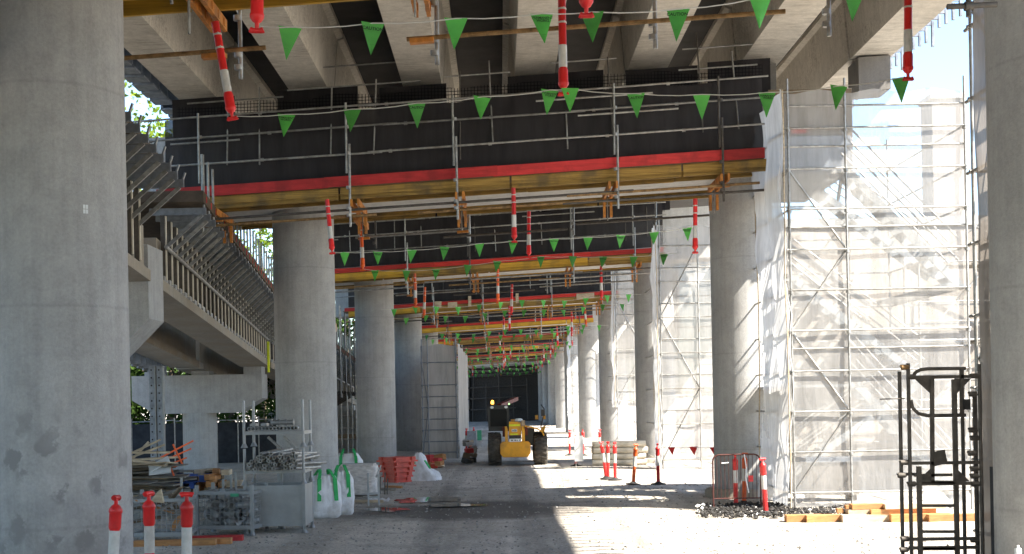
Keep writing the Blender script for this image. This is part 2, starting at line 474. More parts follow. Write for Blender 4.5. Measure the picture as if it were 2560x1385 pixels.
def columns():
    for side, x in (("left", XL), ("right", XR)):
        for k in range(NP):
            y = YK(k, x); top = 7.85 + XF * x + .04
            m = MB().lathe([(RC, -.6), (RC, 2.5), (RC, 5.2), (RC, top)], (x, y, 0), 48)
            root = thing("concrete_column", (x, y, gz(x, y)),
                         {("left", 0): "huge round concrete column filling the left edge, blotched with damp stains",
                          ("right", 0): "dark round concrete column cut off by the right edge, behind the ladder gate",
                          ("right", 1): "round concrete column behind the red crowd barrier, dappled with sunlight"}.get(
                             (side, k), "round grey concrete column, %s from the camera in the %s row" % (ORD[k], side)),
                         "column", "round concrete columns of the viaduct")
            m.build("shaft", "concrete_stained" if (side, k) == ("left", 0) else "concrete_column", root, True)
            if side == "left" and k == 0:
                p = AT(245, 514, 14.0); d = Vector((p.x - x, p.y - y, 0)).normalized()
                a = Vector((-d.y, d.x, 0)); c = Vector((x, y, p.z)) + d * (RC + .004)
                # cross-shaped survey target on a small card
                q = MB()
                for sx_, sz_ in ((-1, -1), (1, -1), (-1, 1), (1, 1)):
                    e = c + a * (.0155 * sx_) + Vector((0, 0, .026 * sz_))
                    q.hexa([e + a * i * .013 + Vector((0, 0, j * .023)) + d * kk * .002 for kk in (0, 1) for i, j in ((-1, -1), (1, -1), (1, 1), (-1, 1))])
                q.build("survey_target", "plate_white", root, True)
            if side == "right" and k in (1, 2):
                MB().lathe([(1.05, -.2), (1.05, .16), (.98, .22), (.81, .22)], (x, y, 0), 40).build("footing_collar", "concrete_brown", root, True)
columns()

def headstocks():
    for k in range(NP):
        root = thing("concrete_headstock", W(k, 0, 0, 7.85), "long concrete crossbeam carried on the %s pair of round columns" % ORD[k],
                     "headstock", "concrete crossbeams of the viaduct")
        m = MB()
        def seg(x0, x1, z0a, z0b, z1):
            m.hexa([W(k, x0, -.86, z0a), W(k, x1, -.86, z0b), W(k, x1, .86, z0b), W(k, x0, .86, z0a),
                    W(k, x0, -.86, z1), W(k, x1, -.86, z1), W(k, x1, .86, z1), W(k, x0, .86, z1)])
        seg(-9.0, 9.0, 7.85, 7.85, 9.9)
        m.build("crossbeam", "concrete_cap", root, True)
        if k < 2:
            for i in range(7):
                x = -7.6 + 2.88 * i; p = MB()
                p.hexa([W(k, x + a, b, z) for z in (9.9, 10.75) for a, b in ((-.4, -.5), (.4, -.5), (.4, .5), (-.4, .5))])
                p.build("bearing_plinth", "concrete_dark", root, True)
headstocks()

def girders():
    for k in (-1, 0, 1):
        for i in range(7):
            x = -7.6 + 2.88 * i; m = MB()
            def ring(kk, dy):
                q = []
                for dx, dz in ((-.5, 0), (.5, 0), (.62, 1.55), (.78, 1.6), (.78, 1.74), (-.78, 1.74), (-.78, 1.6), (-.62, 1.55)):
                    p = W(kk, x, dy, 10.80 + dz); p.x += dx; q.append(p)
                return q
            a = ring(k, .08) if k >= 0 else [Vector((p.x, -4.5, p.z)) for p in ring(0, 0)]
            b = ring(k + 1, -.08); n = len(a)
            m.add(a + b, [(j, (j + 1) % n, n + (j + 1) % n, n + j) for j in range(n)] + [tuple(range(n - 1, -1, -1)), tuple(range(n, 2 * n))])
            where = ["overhead and behind the camera", "between the two nearest crossbeams", "just past the second crossbeam"][k + 1]
            which = ["outermost on the left", "second from the left", "third from the left", "middle one of seven", "third from the right", "second from the right", "outermost on the right"][i]
            tag(m.build("concrete_girder", "concrete_girder", org=a[0]), "long concrete bridge girder %s, %s" % (where, which), "girder", "concrete girders under the deck")
    d = MB()
    x0, x1 = -9.2, 12.05
    p = [(x0, -90), (x1, -90), (x1, 215), (x0, 215)]
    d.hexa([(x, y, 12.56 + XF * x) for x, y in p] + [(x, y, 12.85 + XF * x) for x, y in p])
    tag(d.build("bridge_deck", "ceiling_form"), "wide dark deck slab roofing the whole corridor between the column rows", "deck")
    for k in (0, 1):
        for side in (-1, 1):
            lab = "row of steel edge brackets hanging along the %s edge of the deck, %s span" % ("left" if side < 0 else "right", ["first", "second"][k])
            root = thing("edge_formwork", (x1 if side > 0 else x0, YK(k, 0), 12.5), lab, "formwork", "deck edge formwork")
            for j in range(34 if side > 0 else 24):
                y = YK(k, 9 * side) + .35 + j * (.55 if side > 0 else .78); m = MB()
                if side > 0:
                    z = 12.45 + XF * x1
                    h = .22 + .2 * ((j * 7) % 5 == 0) + .06 * ((j * 3) % 4)
                    m.box(x1 - .02, x1 + .4, y - .04, y + .04, z, z + .12); m.box(x1 + .33, x1 + .4, y - .05, y + .05, z - h, z + .12)
                    m.build("hanging_bracket", "steel_blue_grey", root, True)
                else:
                    xx = -8.35; z = 10.5
                    m.box(xx - .5, xx - .44, y - .27, y + .27, z, z + 1.7); m.box(xx - .54, xx + .03, y + .22, y + .27, z, z + 1.7)
                    m.box(xx - .5, xx, y - .27, y + .27, z - .03, z + .02)
                    m.build("shutter_plate", "steel_blue_grey", root, True)
girders()

# ------------------------------------------------------------------ edge platforms on each crossbeam
STD_N = (-7.2, -3.6, -1.0, 2.85, 5.36)
def platform(k, s):
    face = "near" if s < 0 else "far"
    root = thing("edge_platform", W(k, 0, s * 2.5, 7.68),
                 "timber platform with red toe board along the %s face of the %s crossbeam" % (face, ORD[k]),
                 "work platform", "work platforms hung along the crossbeams")
    rnd = random.Random(k * 2 + (s > 0))
    def P(x, dy, z): return W(k, x, s * dy, z)
    def beam(m, x0, x1, dy0, dy1, z0, z1):
        q = [P(x0, dy0, z0), P(x1, dy0, z0), P(x1, dy1, z0), P(x0, dy1, z0), P(x0, dy0, z1), P(x1, dy0, z1), P(x1, dy1, z1), P(x0, dy1, z1)]
        return m.hexa(q)
    xr = 6.45 if k else 7.4
    detail = k <= 3
    zo = 0 if s < 0 else (.30 if k == 0 else .17)
    # toe board in lapped lengths
    x = -8.3; m = MB(); j = 0
    while x < xr:
        e = min(xr, x + rnd.uniform(2.6, 4.2)); o = .012 * (j % 2)
        beam(m, x, e + (.1 if e < xr else 0), 2.52 + o, 2.56 + o, 8.0 + o + zo, 8.25 - .07 * (k > 1) + o * .6 + zo); x = e; j += 1
    m.build("toe_board", "board_red" if k < 2 else "board_red_bright", root, True)
    # bearers: laminated timber in lengths
    for dy, z1 in ((2.48, 7.99), (1.8, 7.96), (1.12, 7.96)):
        x = -8.5 + rnd.uniform(0, .6); n = 0
        while x < xr:
            e = min(xr + .1, x + rnd.uniform(3.2, 4.8))
            yel = (k >= 2 and dy > 2.2 and (e < -1.2 or rnd.random() < .25 or k == 4)) or (s > 0 and (k == 0 or rnd.random() < (.35 if k < 3 else .75)))
            h = rnd.uniform(-.01, .012)
            m = MB()
            zb = (7.70 if dy > 1.5 else 7.82) + h + zo; z2 = z1 + zo
            beam(m, x, e - .05, dy - .06, dy, zb, zb + .06); beam(m, x, e - .05, dy - .045, dy - .015, zb + .06, z2 - .05 + h); beam(m, x, e - .05, dy - .06, dy, z2 - .05 + h, z2)
            if dy > 2.2: beam(m, x, e - .05, dy - .01, dy + .02, 7.80 + zo, z2 - .03)
            m.build("bearer", "lvl_yellow" if yel else "lvl_brown", root, True); x = e; n += 1
            if not detail and dy < 2.2: break
    beam(MB(), -8.4, xr, .95, 2.5, 7.995 + zo, 8.02 + zo).build("decking", "ply_brown", root, True)
    # black screen
    if s < 0:
        def scr(a, b):
            x = -8.1 + (xr + 8.1) * a
            z = 8.22 + b * (1.72 + .05 * sin(x * 2.3) + .05 * mnoise.noise((x * 1.3, k, 0)))
            return P(x, 2.40 + .05 * mnoise.noise((x * 1.1, z * 1.2, k)), z)
        MB().grid(scr, 60, 8).build("screen", "shade_cloth", root, True)
    if detail and s < 0:
        def net(a, b):
            x = -8.0 + (xr + 8.2) * a
            return P(x, 1.5 + .1 * mnoise.noise((x, b, k)), 9.7 + b * (.78 + .22 * mnoise.noise((x * .9, 3, k))))
        MB().grid(net, 50, 6).build("safety_net", "grid_net", root, True)
        for a, b, z in ((-8.2, -6.6, 10.7), (-6.6, -5.5, 10.25), (-5.5, -3.45, 10.75), (-2.9, -1.2, 10.7), (-1.2, .35, 10.0), (.35, 2.75, 10.72), (3.3, 5.1, 10.7), (5.35, 6.9, 10.75)):
            m = MB(); beam(m, a, b, 1.2, 1.23, 9.8, z + .04 * sin(a * 9)); m.build("closing_panel", "shade_cloth", root, True)
    # guard rails
    for z in (8.78, 9.42, 9.92):
        m = MB(); cuts = [-8.6, rnd.uniform(-3.5, -2), rnd.uniform(1, 2.5), xr + .1]
        for a, b in zip(cuts[:-1], cuts[1:]):
            m.tube(P(a - .35, 2.62 + rnd.uniform(0, .04), z), P(b, 2.62, z + rnd.uniform(-.02, .02)), .025)
            for cx in (a + .2, (a + b) / 2): m.tube(P(cx - .04, 2.62, z), P(cx + .04, 2.62, z), .042)
        m.build("guard_rail", "tube_galv", root, True)
    if s < 0 and detail:
        for a, b, z in ((1.0 + k, 3.9 + k * .5, 9.30), (1.0, 3.8, 9.72), (-7.9, -6.2, 9.3)):
            MB().tube(P(a, 2.66, z), P(b, 2.66, z), .024).build("guard_rail", "tube_galv", root, True)
    # hanging standards
    for x in (STD_N if s < 0 else (-3.5, -.83, 2.1, 4.4)):
        x += rnd.uniform(-.15, .15) * (k > 1)
        m = MB(); zt = 10.0 if s < 0 else 8.8
        tilt = rnd.uniform(-.02, .02)
        m.tube(P(x + tilt, 2.70, zt), P(x + tilt * .3, 2.70, 8.3), .026); m.tube(P(x + .07 + tilt, 2.70, 9.0 if s < 0 else 8.4), P(x + .07, 2.70, 7.0 if s < 0 else 7.12), .029)
        for z in (9.42, 8.78, 7.95, 7.45, 7.28) if s < 0 else (8.3, 7.95, 7.45, 7.28): m.tube(P(x + .035, 2.70, z - .035), P(x + .035, 2.70, z + .035), .058, 6)
        m.build("standard", "tube_galv" if rnd.random() < .7 else "tube_dark", root, True)
    # thin uprights and rails behind the screen top
    if s < 0 and detail:
        for x in (-6.55, -5.75, -4.0, -2.95, -.85, -.05, 1.75, 2.85, 5.0, 5.85):
            m = MB(); m.tube(P(x, 2.52, 8.55 + rnd.uniform(-.1, .3)), P(x + rnd.uniform(-.08, .08), 2.2, 11.0 + rnd.uniform(-.5, .25)), .02, 6)
            m.build("upright", "tube_dark" if rnd.random() < .4 else "tube_galv", root, True)
        for a, b, z in ((-4.6, -2.4, 11.05), (-5.1, -1.8, 10.55), (-1.2, .4, 10.6), (1.4, 3.0, 10.75), (4.6, 6.4, 10.85), (4.5, 6.4, 10.35), (-7.6, -5.2, 10.4)):
            MB().tube(P(a, 2.12, z), P(b, 2.12, z), .02, 6).build("guard_rail", "tube_galv", root, True)
    if k == 3 and s < 0:
        for x, w, h in ((-3.4, .35, .25), (-2.7, .5, .16), (-1.6, .16, .42), (.95, .16, .40), (4.2, .95, .18)):
            m = MB(); beam(m, x, x + w, 2.58, 2.61, 7.85, 7.85 + h + .12); m.build("packing_board", "timber_pale", root, True)
    # orange soldier brackets
    for x in ((-6.85, -3.4, -.87, 2.8, 5.45) if s < 0 else (-3.75, -.95)):
        m = MB(); zb = 7.56 if s < 0 else 7.60 + zo
        for o in (-.085, .085):
            m.bar(P(x + o, 2.85, zb), P(x + o, .95, zb), (.055), .16)
            for q in range(5): m.bar(P(x + o, 2.7 - q * .36, zb), P(x + o, 2.62 - q * .36, zb), .075, .1)
            if s < 0: m.bar(P(x + o, 1.15, 7.62), P(x + o, 1.15, 7.02), .06, .12)
        m.bar(P(x - .16, 2.5, 7.40), P(x + .16, 2.5, 7.40), .12, .06)
        m.build("soldier_bracket", "steel_orange", root, True)
        m = MB(); m.tube(P(x, 1.12, 7.75), P(x, 1.12, 6.95 if s < 0 else 7.3), .018, 6)
        m.build("tie_rod", "tube_galv", root, True)
    # lashing tubes under the platform
    if (k, s) == (0, 1):
        runs = [(-9.0, -3.07, 7.50), (-1.16, 3.88, 7.47), (5.95, 7.3, 7.55)]
    elif s < 0:
        runs = [(-8.2, -2.85, 7.42), (-7.2, -2.9, 7.26), (-3.1, 3.3, 7.42), (-1.9, 2.4, 7.24), (1.7, 6.3, 7.40), (1.6, 6.4, 7.22)]
    else:
        a = rnd.uniform(-6, -4); runs = [(a, a + 3.2, 7.45), (a + 2.5, a + 6, 7.3), (a + 6.2, a + 10.4, 7.42)]
    for a, b, z in runs:
        MB().tube(P(a, 2.62, z), P(b, 2.62, z), .032).build("lashing_tube", "tube_rust" if (k, s) == (0, 1) else rnd.choice(["tube_dark", "tube_galv", "tube_rust"]), root, True)
for k in range(NP - 1):
    for s in (-1, 1): platform(k, s)

# far end: dark retaining wall closing the corridor
def far_end():
    root = thing("end_wall", (0, 186, 0), "dark wall closing the far end of the corridor", "wall")
    m = MB(); m.box(-14, 14, 186, 187, -.5, 13); m.build("wall_face", "rubble_dark", root, True)
    m = MB(); m.box(9.3, 9.8, 140, 185.9, -.5, 13); m.build("sun_block_wall", "rubble_dark", root, True)  # added wall that keeps sun off the far end
    for z in (1.6, 3.2, 4.8, 6.4, 8.0):
        q = MB(); q.tube((-8, 185.3, z), (1.5 + z * .5, 185.3, z + .3), .12, 6); q.build("ledger", "tube_dark", root, True)
    for i in range(8):
        q = MB(); q.tube((-8 + i * 2, 185.2, 0), (-8 + i * 2 + .3 * sin(i), 185.2, 5 + 4 * sin(i * 2.0) ** 2), .07, 6); q.build("standard", "tube_dark", root, True)
far_end()

# ------------------------------------------------------------------ lower ramp on the left
def xr_(y): return -7.55 - .07 * (min(y, 51) - 28.5)
def zs_(y): return 5.24 - .05 * (y - 29)
def ramp():
    for (y, name, lab) in ((28.5, 0, "pale concrete hammerhead of the ramp with a raised end block, beside the huge left column"),
                           (51.0, 1, "pale concrete hammerhead of the ramp on a slim round column, left of the second column"),
                           (82.6, 2, "farthest hammerhead of the descending ramp")):
        xr = -7.58 if name == 0 else xr_(y) - .2; xc = xr - 2.6; zt = (5.45, 3.86, 2.6)[name]; zb = zt - 1.5
        root = thing("ramp_pier", (xc, y, gz(xc, y)), lab, "bridge pier", "piers of the descending ramp")
        m = MB(); m.prism([(xr, zt), (xr - 5.1, zt), (xr - 5.1, zb + .55), (xr - 4.2, zb), (xr - .9, zb - (.35 if name == 0 else 0)), (xr, zb + .55)][::-1], y - .62, y + .62)
        m.build("hammerhead", "concrete_pale", root, True)
        MB().lathe([(.66, -.5), (.66, 1.5), (.66, zb + .02)], (xc, y, 0), 36).build("pier_column", "concrete_pale", root, True)
        q = MB()
        if name == 0: q.prism([(xr + .002, zt), (xr + .002, zt + .66), (xr - .30, zt + .70), (xr - .30, zt)], y - .618, y + .618)
        else:
            for a in (0, 2.05, 3.9): q.box(xr - a - .75, xr - a - .05, y - .4, y + .4, zt, zt + (.16 if a else .3))
        q.build("end_block", "concrete_pale", root, True)
    spans = [("nearest", 4.0, 27.8), ("middle", 29.2, 50.6), ("farthest", 51.4, 82)]
    for si, (nm, ya, yb) in enumerate(spans):
        for gi in (0, 1):
            off = -2.7 * gi
            root = thing("ramp_girder", (xr_(ya) + off, ya, zs_(ya)), "concrete girder of the descending ramp, %s span, %s side" % (nm, ("corridor", "outer")[gi]), "girder", "girders of the ramp")
            m = MB(); 
            def rg(y):
                x, z = xr_(y) + off, zs_(y)
                return [Vector((x - 1.1, y, z)), Vector((x, y, z)), Vector((x, y, z + .24)), Vector((x - .14, y, z + .26)), Vector((x - .14, y, z + 1.2)), Vector((x - 1.0, y, z + 1.2)), Vector((x - 1.0, y, z + .26)), Vector((x - 1.1, y, z + .24))]
            a, b = rg(ya), rg(yb); n = 8
            m.add(a + b, [(j, (j + 1) % n, n + (j + 1) % n, n + j) for j in range(n)] + [tuple(range(n - 1, -1, -1)), tuple(range(n, 2 * n))])
            m.build("trough", "concrete_brown", root, True)
            if gi == 0 and si > 0:
                t = MB(); y = ya + .2
                while y < yb - .3:
                    x, z = xr_(y), zs_(y); t.hexa([Vector((xr_(q) + dx, q, zs_(q) + dz)) for dz in (.24, .36) for dx, q in ((-.13, y), (-.003, y), (-.003, y + .38), (-.13, y + .38))]); y += .68
                t.build("castellation", "concrete_pale", root, True)["kind"] = "stuff"
        dk = MB(); w_ = .6 if si == 0 else .95; q = [(-4.6, ya), (w_, ya), (w_, yb), (-4.6, yb)]
        dk.hexa([Vector((xr_(y) + dx, y, zs_(y) + 2.0)) for dx, y in q] + [Vector((xr_(y) + dx, y, zs_(y) + 2.25)) for dx, y in q])
        tag(dk.build("ramp_deck", "ply_dark"), "dark plywood soffit formwork of the ramp deck, %s span" % nm, "deck", "ramp deck formwork")
    # cantilever brackets with their props
    def bracket(y, posts=True):
        x, z = xr_(y), zs_(y)
        root = thing("ramp_bracket", (x, y, z + .25), "grey steel cantilever bracket with diagonal strut on the %s ramp edge" % ("lower, railed" if posts else "nearer upper"), "bracket", "steel brackets repeated along the ramp edge")
        a = MB(); a.box(-.35, .95, -.03, .03, 1.52, 1.68); a.build("arm", "steel_blue_grey", root)
        b = MB(); b.bar((-.02, 0, .75), (.86, 0, 1.52), .06, .08); b.build("strut", "tube_galv", root)
        c = MB(); c.box(-.10, .0, -.035, .035, .0, 1.52); c.build("prop", "tube_dark", root)
        c = MB(); c.box(.004, .03, -.03, .03, .03, 1.5); c.build("lit_edge", "pipe_cream", root)  # pale strip painted as the lit right edge of the prop
        if posts:
            d = MB(); d.tube((.90, 0, 1.6), (.90, 0, 2.9), .03, 6); d.build("rail_post", "tube_galv", root)
            e = MB(); e.box(.9, .96, .03, .08, 1.80, 1.94); e.build("edge_cleat", "board_red", root)
        else:
            d = MB(); d.tube((.93, 0, 1.68), (.98, 0, 1.82), .025, 6); d.build("shackle", "galv_panel", root)
        return root
    b0 = {}; y = 20.2
    while y < 80:
        if not (27.3 < y < 29.4):
            near = y < 28
            if near not in b0: b0[near] = bracket(y, not near)
            else:
                c = copy_tree(b0[near]); c.location = (xr_(y), y, zs_(y) + .25)
        y += .72
    for ya, yb, nm in ((29.3, 50.2, "middle"), (51.5, 80, "farthest")):
        m = MB(); n = 24; m.tube((xr_(ya) + .06, ya, zs_(ya) + 1.0), (xr_(yb) + .06, yb, zs_(yb) + 1.0), .045)
        tag(m.build("handrail_tube", "tube_galv"), "long shiny tube sloping down along the props of the %s ramp span" % nm, "handrail", "handrail tubes of the ramp")
    p = AT(671, 855, 50); 
    tag(MB().box(p.x - .04, p.x + .04, 49.9, 50.0, 3.9, 5.1).build("marker_post", "lime_tape"), "short yellow marker post at the low end of the ramp tube", "post")
    # shutter plates along the outer edge
    root = thing("edge_formwork", (xr_(40) - 4.4, 40, zs_(40)), "grey shutter plates along the outer edge of the ramp", "formwork", "ramp edge formwork")
    y = 29.5
    while y < 50:
        x, z = xr_(y) - 3.85, zs_(y); m = MB(); m.box(x - .4, x - .34, y - .3, y + .3, z - .32, z + .9); m.box(x - .4, x, y + .22, y + .27, z - .3, z + .6)
        m.build("shutter_plate", "steel_blue_grey", root, True); y += .95
ramp()
# ------------------------------------------------------------------ bollards
def bollard_parts(root, col, inverted=False, base=True, L=1.22, two=False):
    s = -1 if inverted else 1
    def prof(ps): return [(r, s * z) for r, z in ps] if s > 0 else [(r, -z) for r, z in ps][::-1]
    top = L
    m = MB(); m.lathe(prof([(.052, .05), (.052, top - .36), (.06, top - .345), (.064, top - .33), (.064, top - .18), (.072, top - .17), (.07, top - .14), (.045, top - .10), (.022, top - .085), (.02, top - .03)]), n=16)
    m.build("body", col, root)
    m = MB(); m.lathe(prof([(.0565, top - .66), (.0565, top - .365)]), n=16)
    m.build("reflective_sleeve", "plastic_white", root)
    if two:
        m = MB(); m.lathe(prof([(.0565, .12), (.0565, .42)]), n=16)
        m.build("reflective_sleeve", "plastic_white", root)
    m = MB(); z = s * (top - .012)
    m.tube((-.052, 0, z), (.052, 0, z), .026, 10); m.tube((-.066, 0, z - s * .01), (-.045, 0, z), .03, 10); m.tube((.066, 0, z - s * .01), (.045, 0, z), .03, 10)
    m.build("handle", col, root)
    if inverted:
        for q in (.22, .40):
            m = MB(); m.lathe([(.058, -q - .012), (.060, -q), (.058, -q + .012)], n=12); m.tube((.05, .0, -q), (.02, -.075, -q + .01), .006, 5); m.build("cable_tie", "cord_white", root)
    if base:
        m = MB(); m.lathe([(.23, 0), (.22, .035), (.10, .06), (.06, .10)], n=20); m.build("base", "rubber", root)

PROTO = {}
def bollard(key, loc, label, tilt=(0, 0), group=None, rz=0.0):
    if key not in PROTO:
        r = thing("bollard", loc, label, "bollard", group)
        kind, inv = key
        bollard_parts(r, {"r": "plastic_red", "o": "plastic_orange"}[kind], inv, not inv, 1.36 if inv else 1.22, False)
        PROTO[key] = r
    else:
        r = copy_tree(PROTO[key]); r.location = loc
        if "group" in r: del r["group"]
        tag(r, label, None, group)
    r.rotation_euler = (tilt[0], tilt[1], rz)
    return r

# on the ground
GB = "bollards standing on the ground"
for u, v, d, lab, tl in ((270, 1234, 13.6, "red and white bollard leaning against the view of the huge left column, leftmost of three", (.05, .06)),
                         (370, 1224, 14.0, "red and white bollard standing between two others in front of the wire cage", (0, .01)),
                         (461, 1226, 13.8, "red and white bollard with a wide handle, nearest the wire basket of fittings", (0, .02))):
    p = AT(u, v, d); bollard(("r", False), (p.x, p.y, p.z - 1.25), lab, tl, GB, rz=(1.45 if u < 300 else (1.2 if u < 400 else .15)))
for u, v, lab, col, tl in ((1538, 1199, "dark red bollard standing in front of the stack of cream pipes", "r", (0, .0)),
                           (1516, 1196, "red bollard leaning left, tangled with another by the cream pipes", "r", (0, -.14)),
                           (1520, 1197, "upright red bollard crossed by a leaning one at the cream pipes", "r", (0, -.03)),
                           (1583, 1211, "orange bollard leaning at the right end of the cream pipes", "o", (0, .09)),
                           (1646, 1212, "pink red bollard in full sun holding the string of red flags", "r", (0, .03)),
                           (1440, 1165, "red bollard beside the white and green sign board", "r", (0, .0)),
                           (1424, 1138, "far red bollard in the shadow of the right column row", "r", (0, .02)),
                           (1458, 1139, "far sunlit red bollard to the right of the sign board", "r", (0, .05)),
                           (1500, 1140, "far thin bollard against the shaded right columns", "r", (0, .0)),
                           (1840, 1268, "red and white bollard on a round black base in front of the crowd barrier", "r", (0, .03)),
                           (1915, 1288, "bollard leaning against the corner of the white sheeted scaffold", "r", (0, -.05)),
                           (1860, 1262, "orange bollard standing inside the crowd barrier", "o", (0, .04)),
                           (1185, 1120, "far red bollard left of the telehandler", "r", (0, .02)),
                           (1166, 1128, "far red bollard at the corner of the left sheeted scaffold", "r", (0, -.03))):
    d = 2.5 * F / (v - 1010 - (U0 - u) * .0190)
    p = AT(u, v, d); bollard((col, False), (p.x, p.y, gz(p.x, p.y)), lab, tl, GB, rz=random.random() * 3)

# hanging upside down from the lashing tubes
HB = "bollards hung upside down as clearance markers"
hang = [(642, 80, 12.6, "r", .03, "cropped red bollard hanging at the top edge, left of the middle"),
        (1466, 42, 12.6, "r", .0, "cropped red bollard hanging at the top edge, right of the middle"),
        (582, 302, 17.0, "r", -.16, "big tilted bollard hanging at upper left below the orange bracket"),
        (1409, 238, 17.0, "r", .0, "big upright bollard hanging at the centre of the nearest flag line"),
        (2270, 200, 17.0, "r", .02, "big bollard hanging at upper right against the blue sky"),
        (831, 635, 30.9, "r", -.08, "bollard hanging in front of the second left column"),
        (1286, 606, 30.9, "r", .0, "bollard hanging at the middle of the second crossbeam"),
        (1738, 633, 30.9, "r", .02, "bollard with two white bands hanging left of the second right column"),
        (907, 677, 36.2, "o", -.02, "orange bollard hanging just right of the second left column"),
        (1322, 645, 36.2, "r", .02, "bollard hanging behind the middle one of the second crossbeam")]
for u, v, d, c, tl, lab in hang:
    p = AT(u, v, d); L = 1.36
    bollard((c, True), (p.x - sin(-tl) * L * 0 + sin(tl) * L, p.y, p.z + L), lab, (0, tl), HB)
rnd = random.Random(11)
WHERE = ["left", "middle", "right"]
for k in range(2, 9):
    for s, D in ((-1, 31 + 19 * (k - 1)), (1, 36 + 19 * (k - 1))):
        for i, x in enumerate((-3.3, .45, 4.6)):
            if rnd.random() < .12: continue
            x += rnd.uniform(-.7, .7)
            z = 7.72 + XF * x + rnd.uniform(-.12, .12)
            bollard((rnd.choice("rrro"), True), (x, D, z), "bollard hung under the %s face of the %s crossbeam, %s one of three" % ("near" if s < 0 else "far", ORD[k], WHERE[i]), (0, rnd.uniform(-.06, .06)), HB)

# ------------------------------------------------------------------ bunting
_tx = {}
def text_mesh(s, size, mat="ink_black"):
    if (s, size) in _tx: return _tx[(s, size)]
    cu = bpy.data.curves.new("lettering", 'FONT'); cu.body = s; cu.size = size; cu.align_x = 'CENTER'; cu.offset = size * .018
    cu.space_line = .78; cu.resolution_u = 3
    o = bpy.data.objects.new("lettering_source", cu); COL.objects.link(o)
    dg = bpy.context.evaluated_depsgraph_get()
    me = bpy.data.meshes.new_from_object(o.evaluated_get(dg))
    me.transform(Matrix.Rotation(pi / 2, 4, 'X')); me.materials.clear(); me.materials.append(MAT[mat])
    bpy.data.objects.remove(o); bpy.data.curves.remove(cu)
    _tx[(s, size)] = me
    return me

def pennant_mesh(i, mat, w=.236, h=.325):
    def fn(a, b):
        x = (a - .5) * w * (1 - b * .985); bend = .02 * sin(b * 2 + i) + .05 * (b ** 2) * sin(i * 2.1) + .10 * x * b * cos(i * 1.7)
        return (x, bend + .006 * sin(a * 4 + i), -b * h)
    m = MB().grid(fn, 3, 5)
    me = m.mesh("flag", mat); return me
PEN = [pennant_mesh(i, "flag_green") for i in range(9)]
PENR = pennant_mesh(1, "flag_red", .25, .25)
ENDS = {}
def bunting(pts, kinds, ends, label, dim=False, group="strings of green caution flags"):
    """pts: world points of the flag tops; ends: world end points of the cord"""
    c = pts[len(pts) // 2]
    root = thing("bunting", c, label, "bunting", group)
    line = [ends[0]] + pts + [ends[1]]
    m = MB()
    for a, b in zip(line[:-1], line[1:]):
        n = 3
        q = [a.lerp(b, i / n) - Vector((0, 0, .025 * (1 - (2 * i / n - 1) ** 2) * min(1, (b - a).length))) for i in range(n + 1)]
        m.path(q, .0065, 5)
    m.build("cord", "cord_white", root, True)
    for i, (p, kd) in enumerate(zip(pts, kinds)):
        f = bpy.data.objects.new("flag", PENR if kd == "red" else PEN[random.randrange(9)]); COL.objects.link(f); f.parent = root
        f.location = p - c + Vector((0, -.004, .004))
        tilt = random.uniform(-.10, .10)
        f.rotation_euler = (random.uniform(-.15, .15), tilt + .06 * (kd != "red"), random.uniform(-.3, .3) if kd in 'CPb' else random.uniform(-.7, .7))
        if kd in ("C", "P", "b"):
            if kd != "b":
                t = bpy.data.objects.new("lettering", text_mesh("CAUTION" if kd == "C" else "PERMANENT\nWORKS", .047 if kd == "C" else .037))
                COL.objects.link(t); t.parent = f; t.location = (0, -.022, -.082 if kd == "C" else -.068)
            q = bpy.data.objects.new("small_print", text_mesh("- - - -", .02)); COL.objects.link(q); q.parent = f; q.location = (0, -.032, -.235)

def line_px(uv, kinds, D, ends, label):
    pts = [AT(u, v, D) for u, v in uv]
    bunting(pts, kinds, [AT(ends[0][0], ends[0][1], D), AT(ends[1][0], ends[1][1], D)], label)
line_px([(725, 68), (932, 58), (1140, 46), (1355, 34), (1480, 30), (1695, 23), (1900, -6), (2137, -30)], "bCbPbCbb", 12.9, ((650, 66), (2330, -60)), "string of green flags reading caution across the top of the picture")
line_px([(716, 286), (880, 273), (1042, 258), (1206, 242), (1375, 225), (1425, 222), (1590, 234), (1755, 236), (1918, 231), (2097, 215), (2252, 194)], "PbCbPbCbPbb", 17.0, ((583, 290), (2270, 192)), "string of large green flags across the black screen of the second crossbeam")
line_px([(862, 631), (945, 629), (1030, 625), (1112, 618), (1198, 609), (1283, 602), (1385, 597), (1470, 593), (1552, 588), (1635, 580), (1718, 570)], "bPbCbPCbPbP", 30.9, ((833, 630), (1740, 566)), "string of green flags hung in front of the third crossbeam's screen")
line_px([(937, 676), (1016, 676), (1090, 673), (1170, 663), (1243, 653), (1352, 641), (1432, 641), (1508, 642), (1584, 641), (1660, 635)], "CbPbCPbCbP", 36.2, ((908, 672), (1700, 632)), "string of green flags just below the third crossbeam's red toe board")
for k in range(2, 9):
    for s, D in ((-1, 31 + 19 * (k - 1)), (1, 36 + 19 * (k - 1))):
        n = 12; pts = []; x0 = -4.0 + rnd.uniform(-.3, .3); st = .80 * rnd.uniform(.95, 1.06)
        for i in range(n):
            x = x0 + i * st; sag = .16 * (abs(((x + 3.3) / 3.9) % 1 - .5) * 2)
            pts.append(Vector((x, D + rnd.uniform(-.02, .02), 6.34 + XF * x + sag + rnd.uniform(-.03, .03))))
        bunting(pts, "n" * n, [pts[0] - Vector((.5, 0, 0)), pts[-1] + Vector((.5, 0, 0))], "string of small green flags under the %s face of the %s crossbeam" % ("near" if s < 0 else "far", ORD[k]))
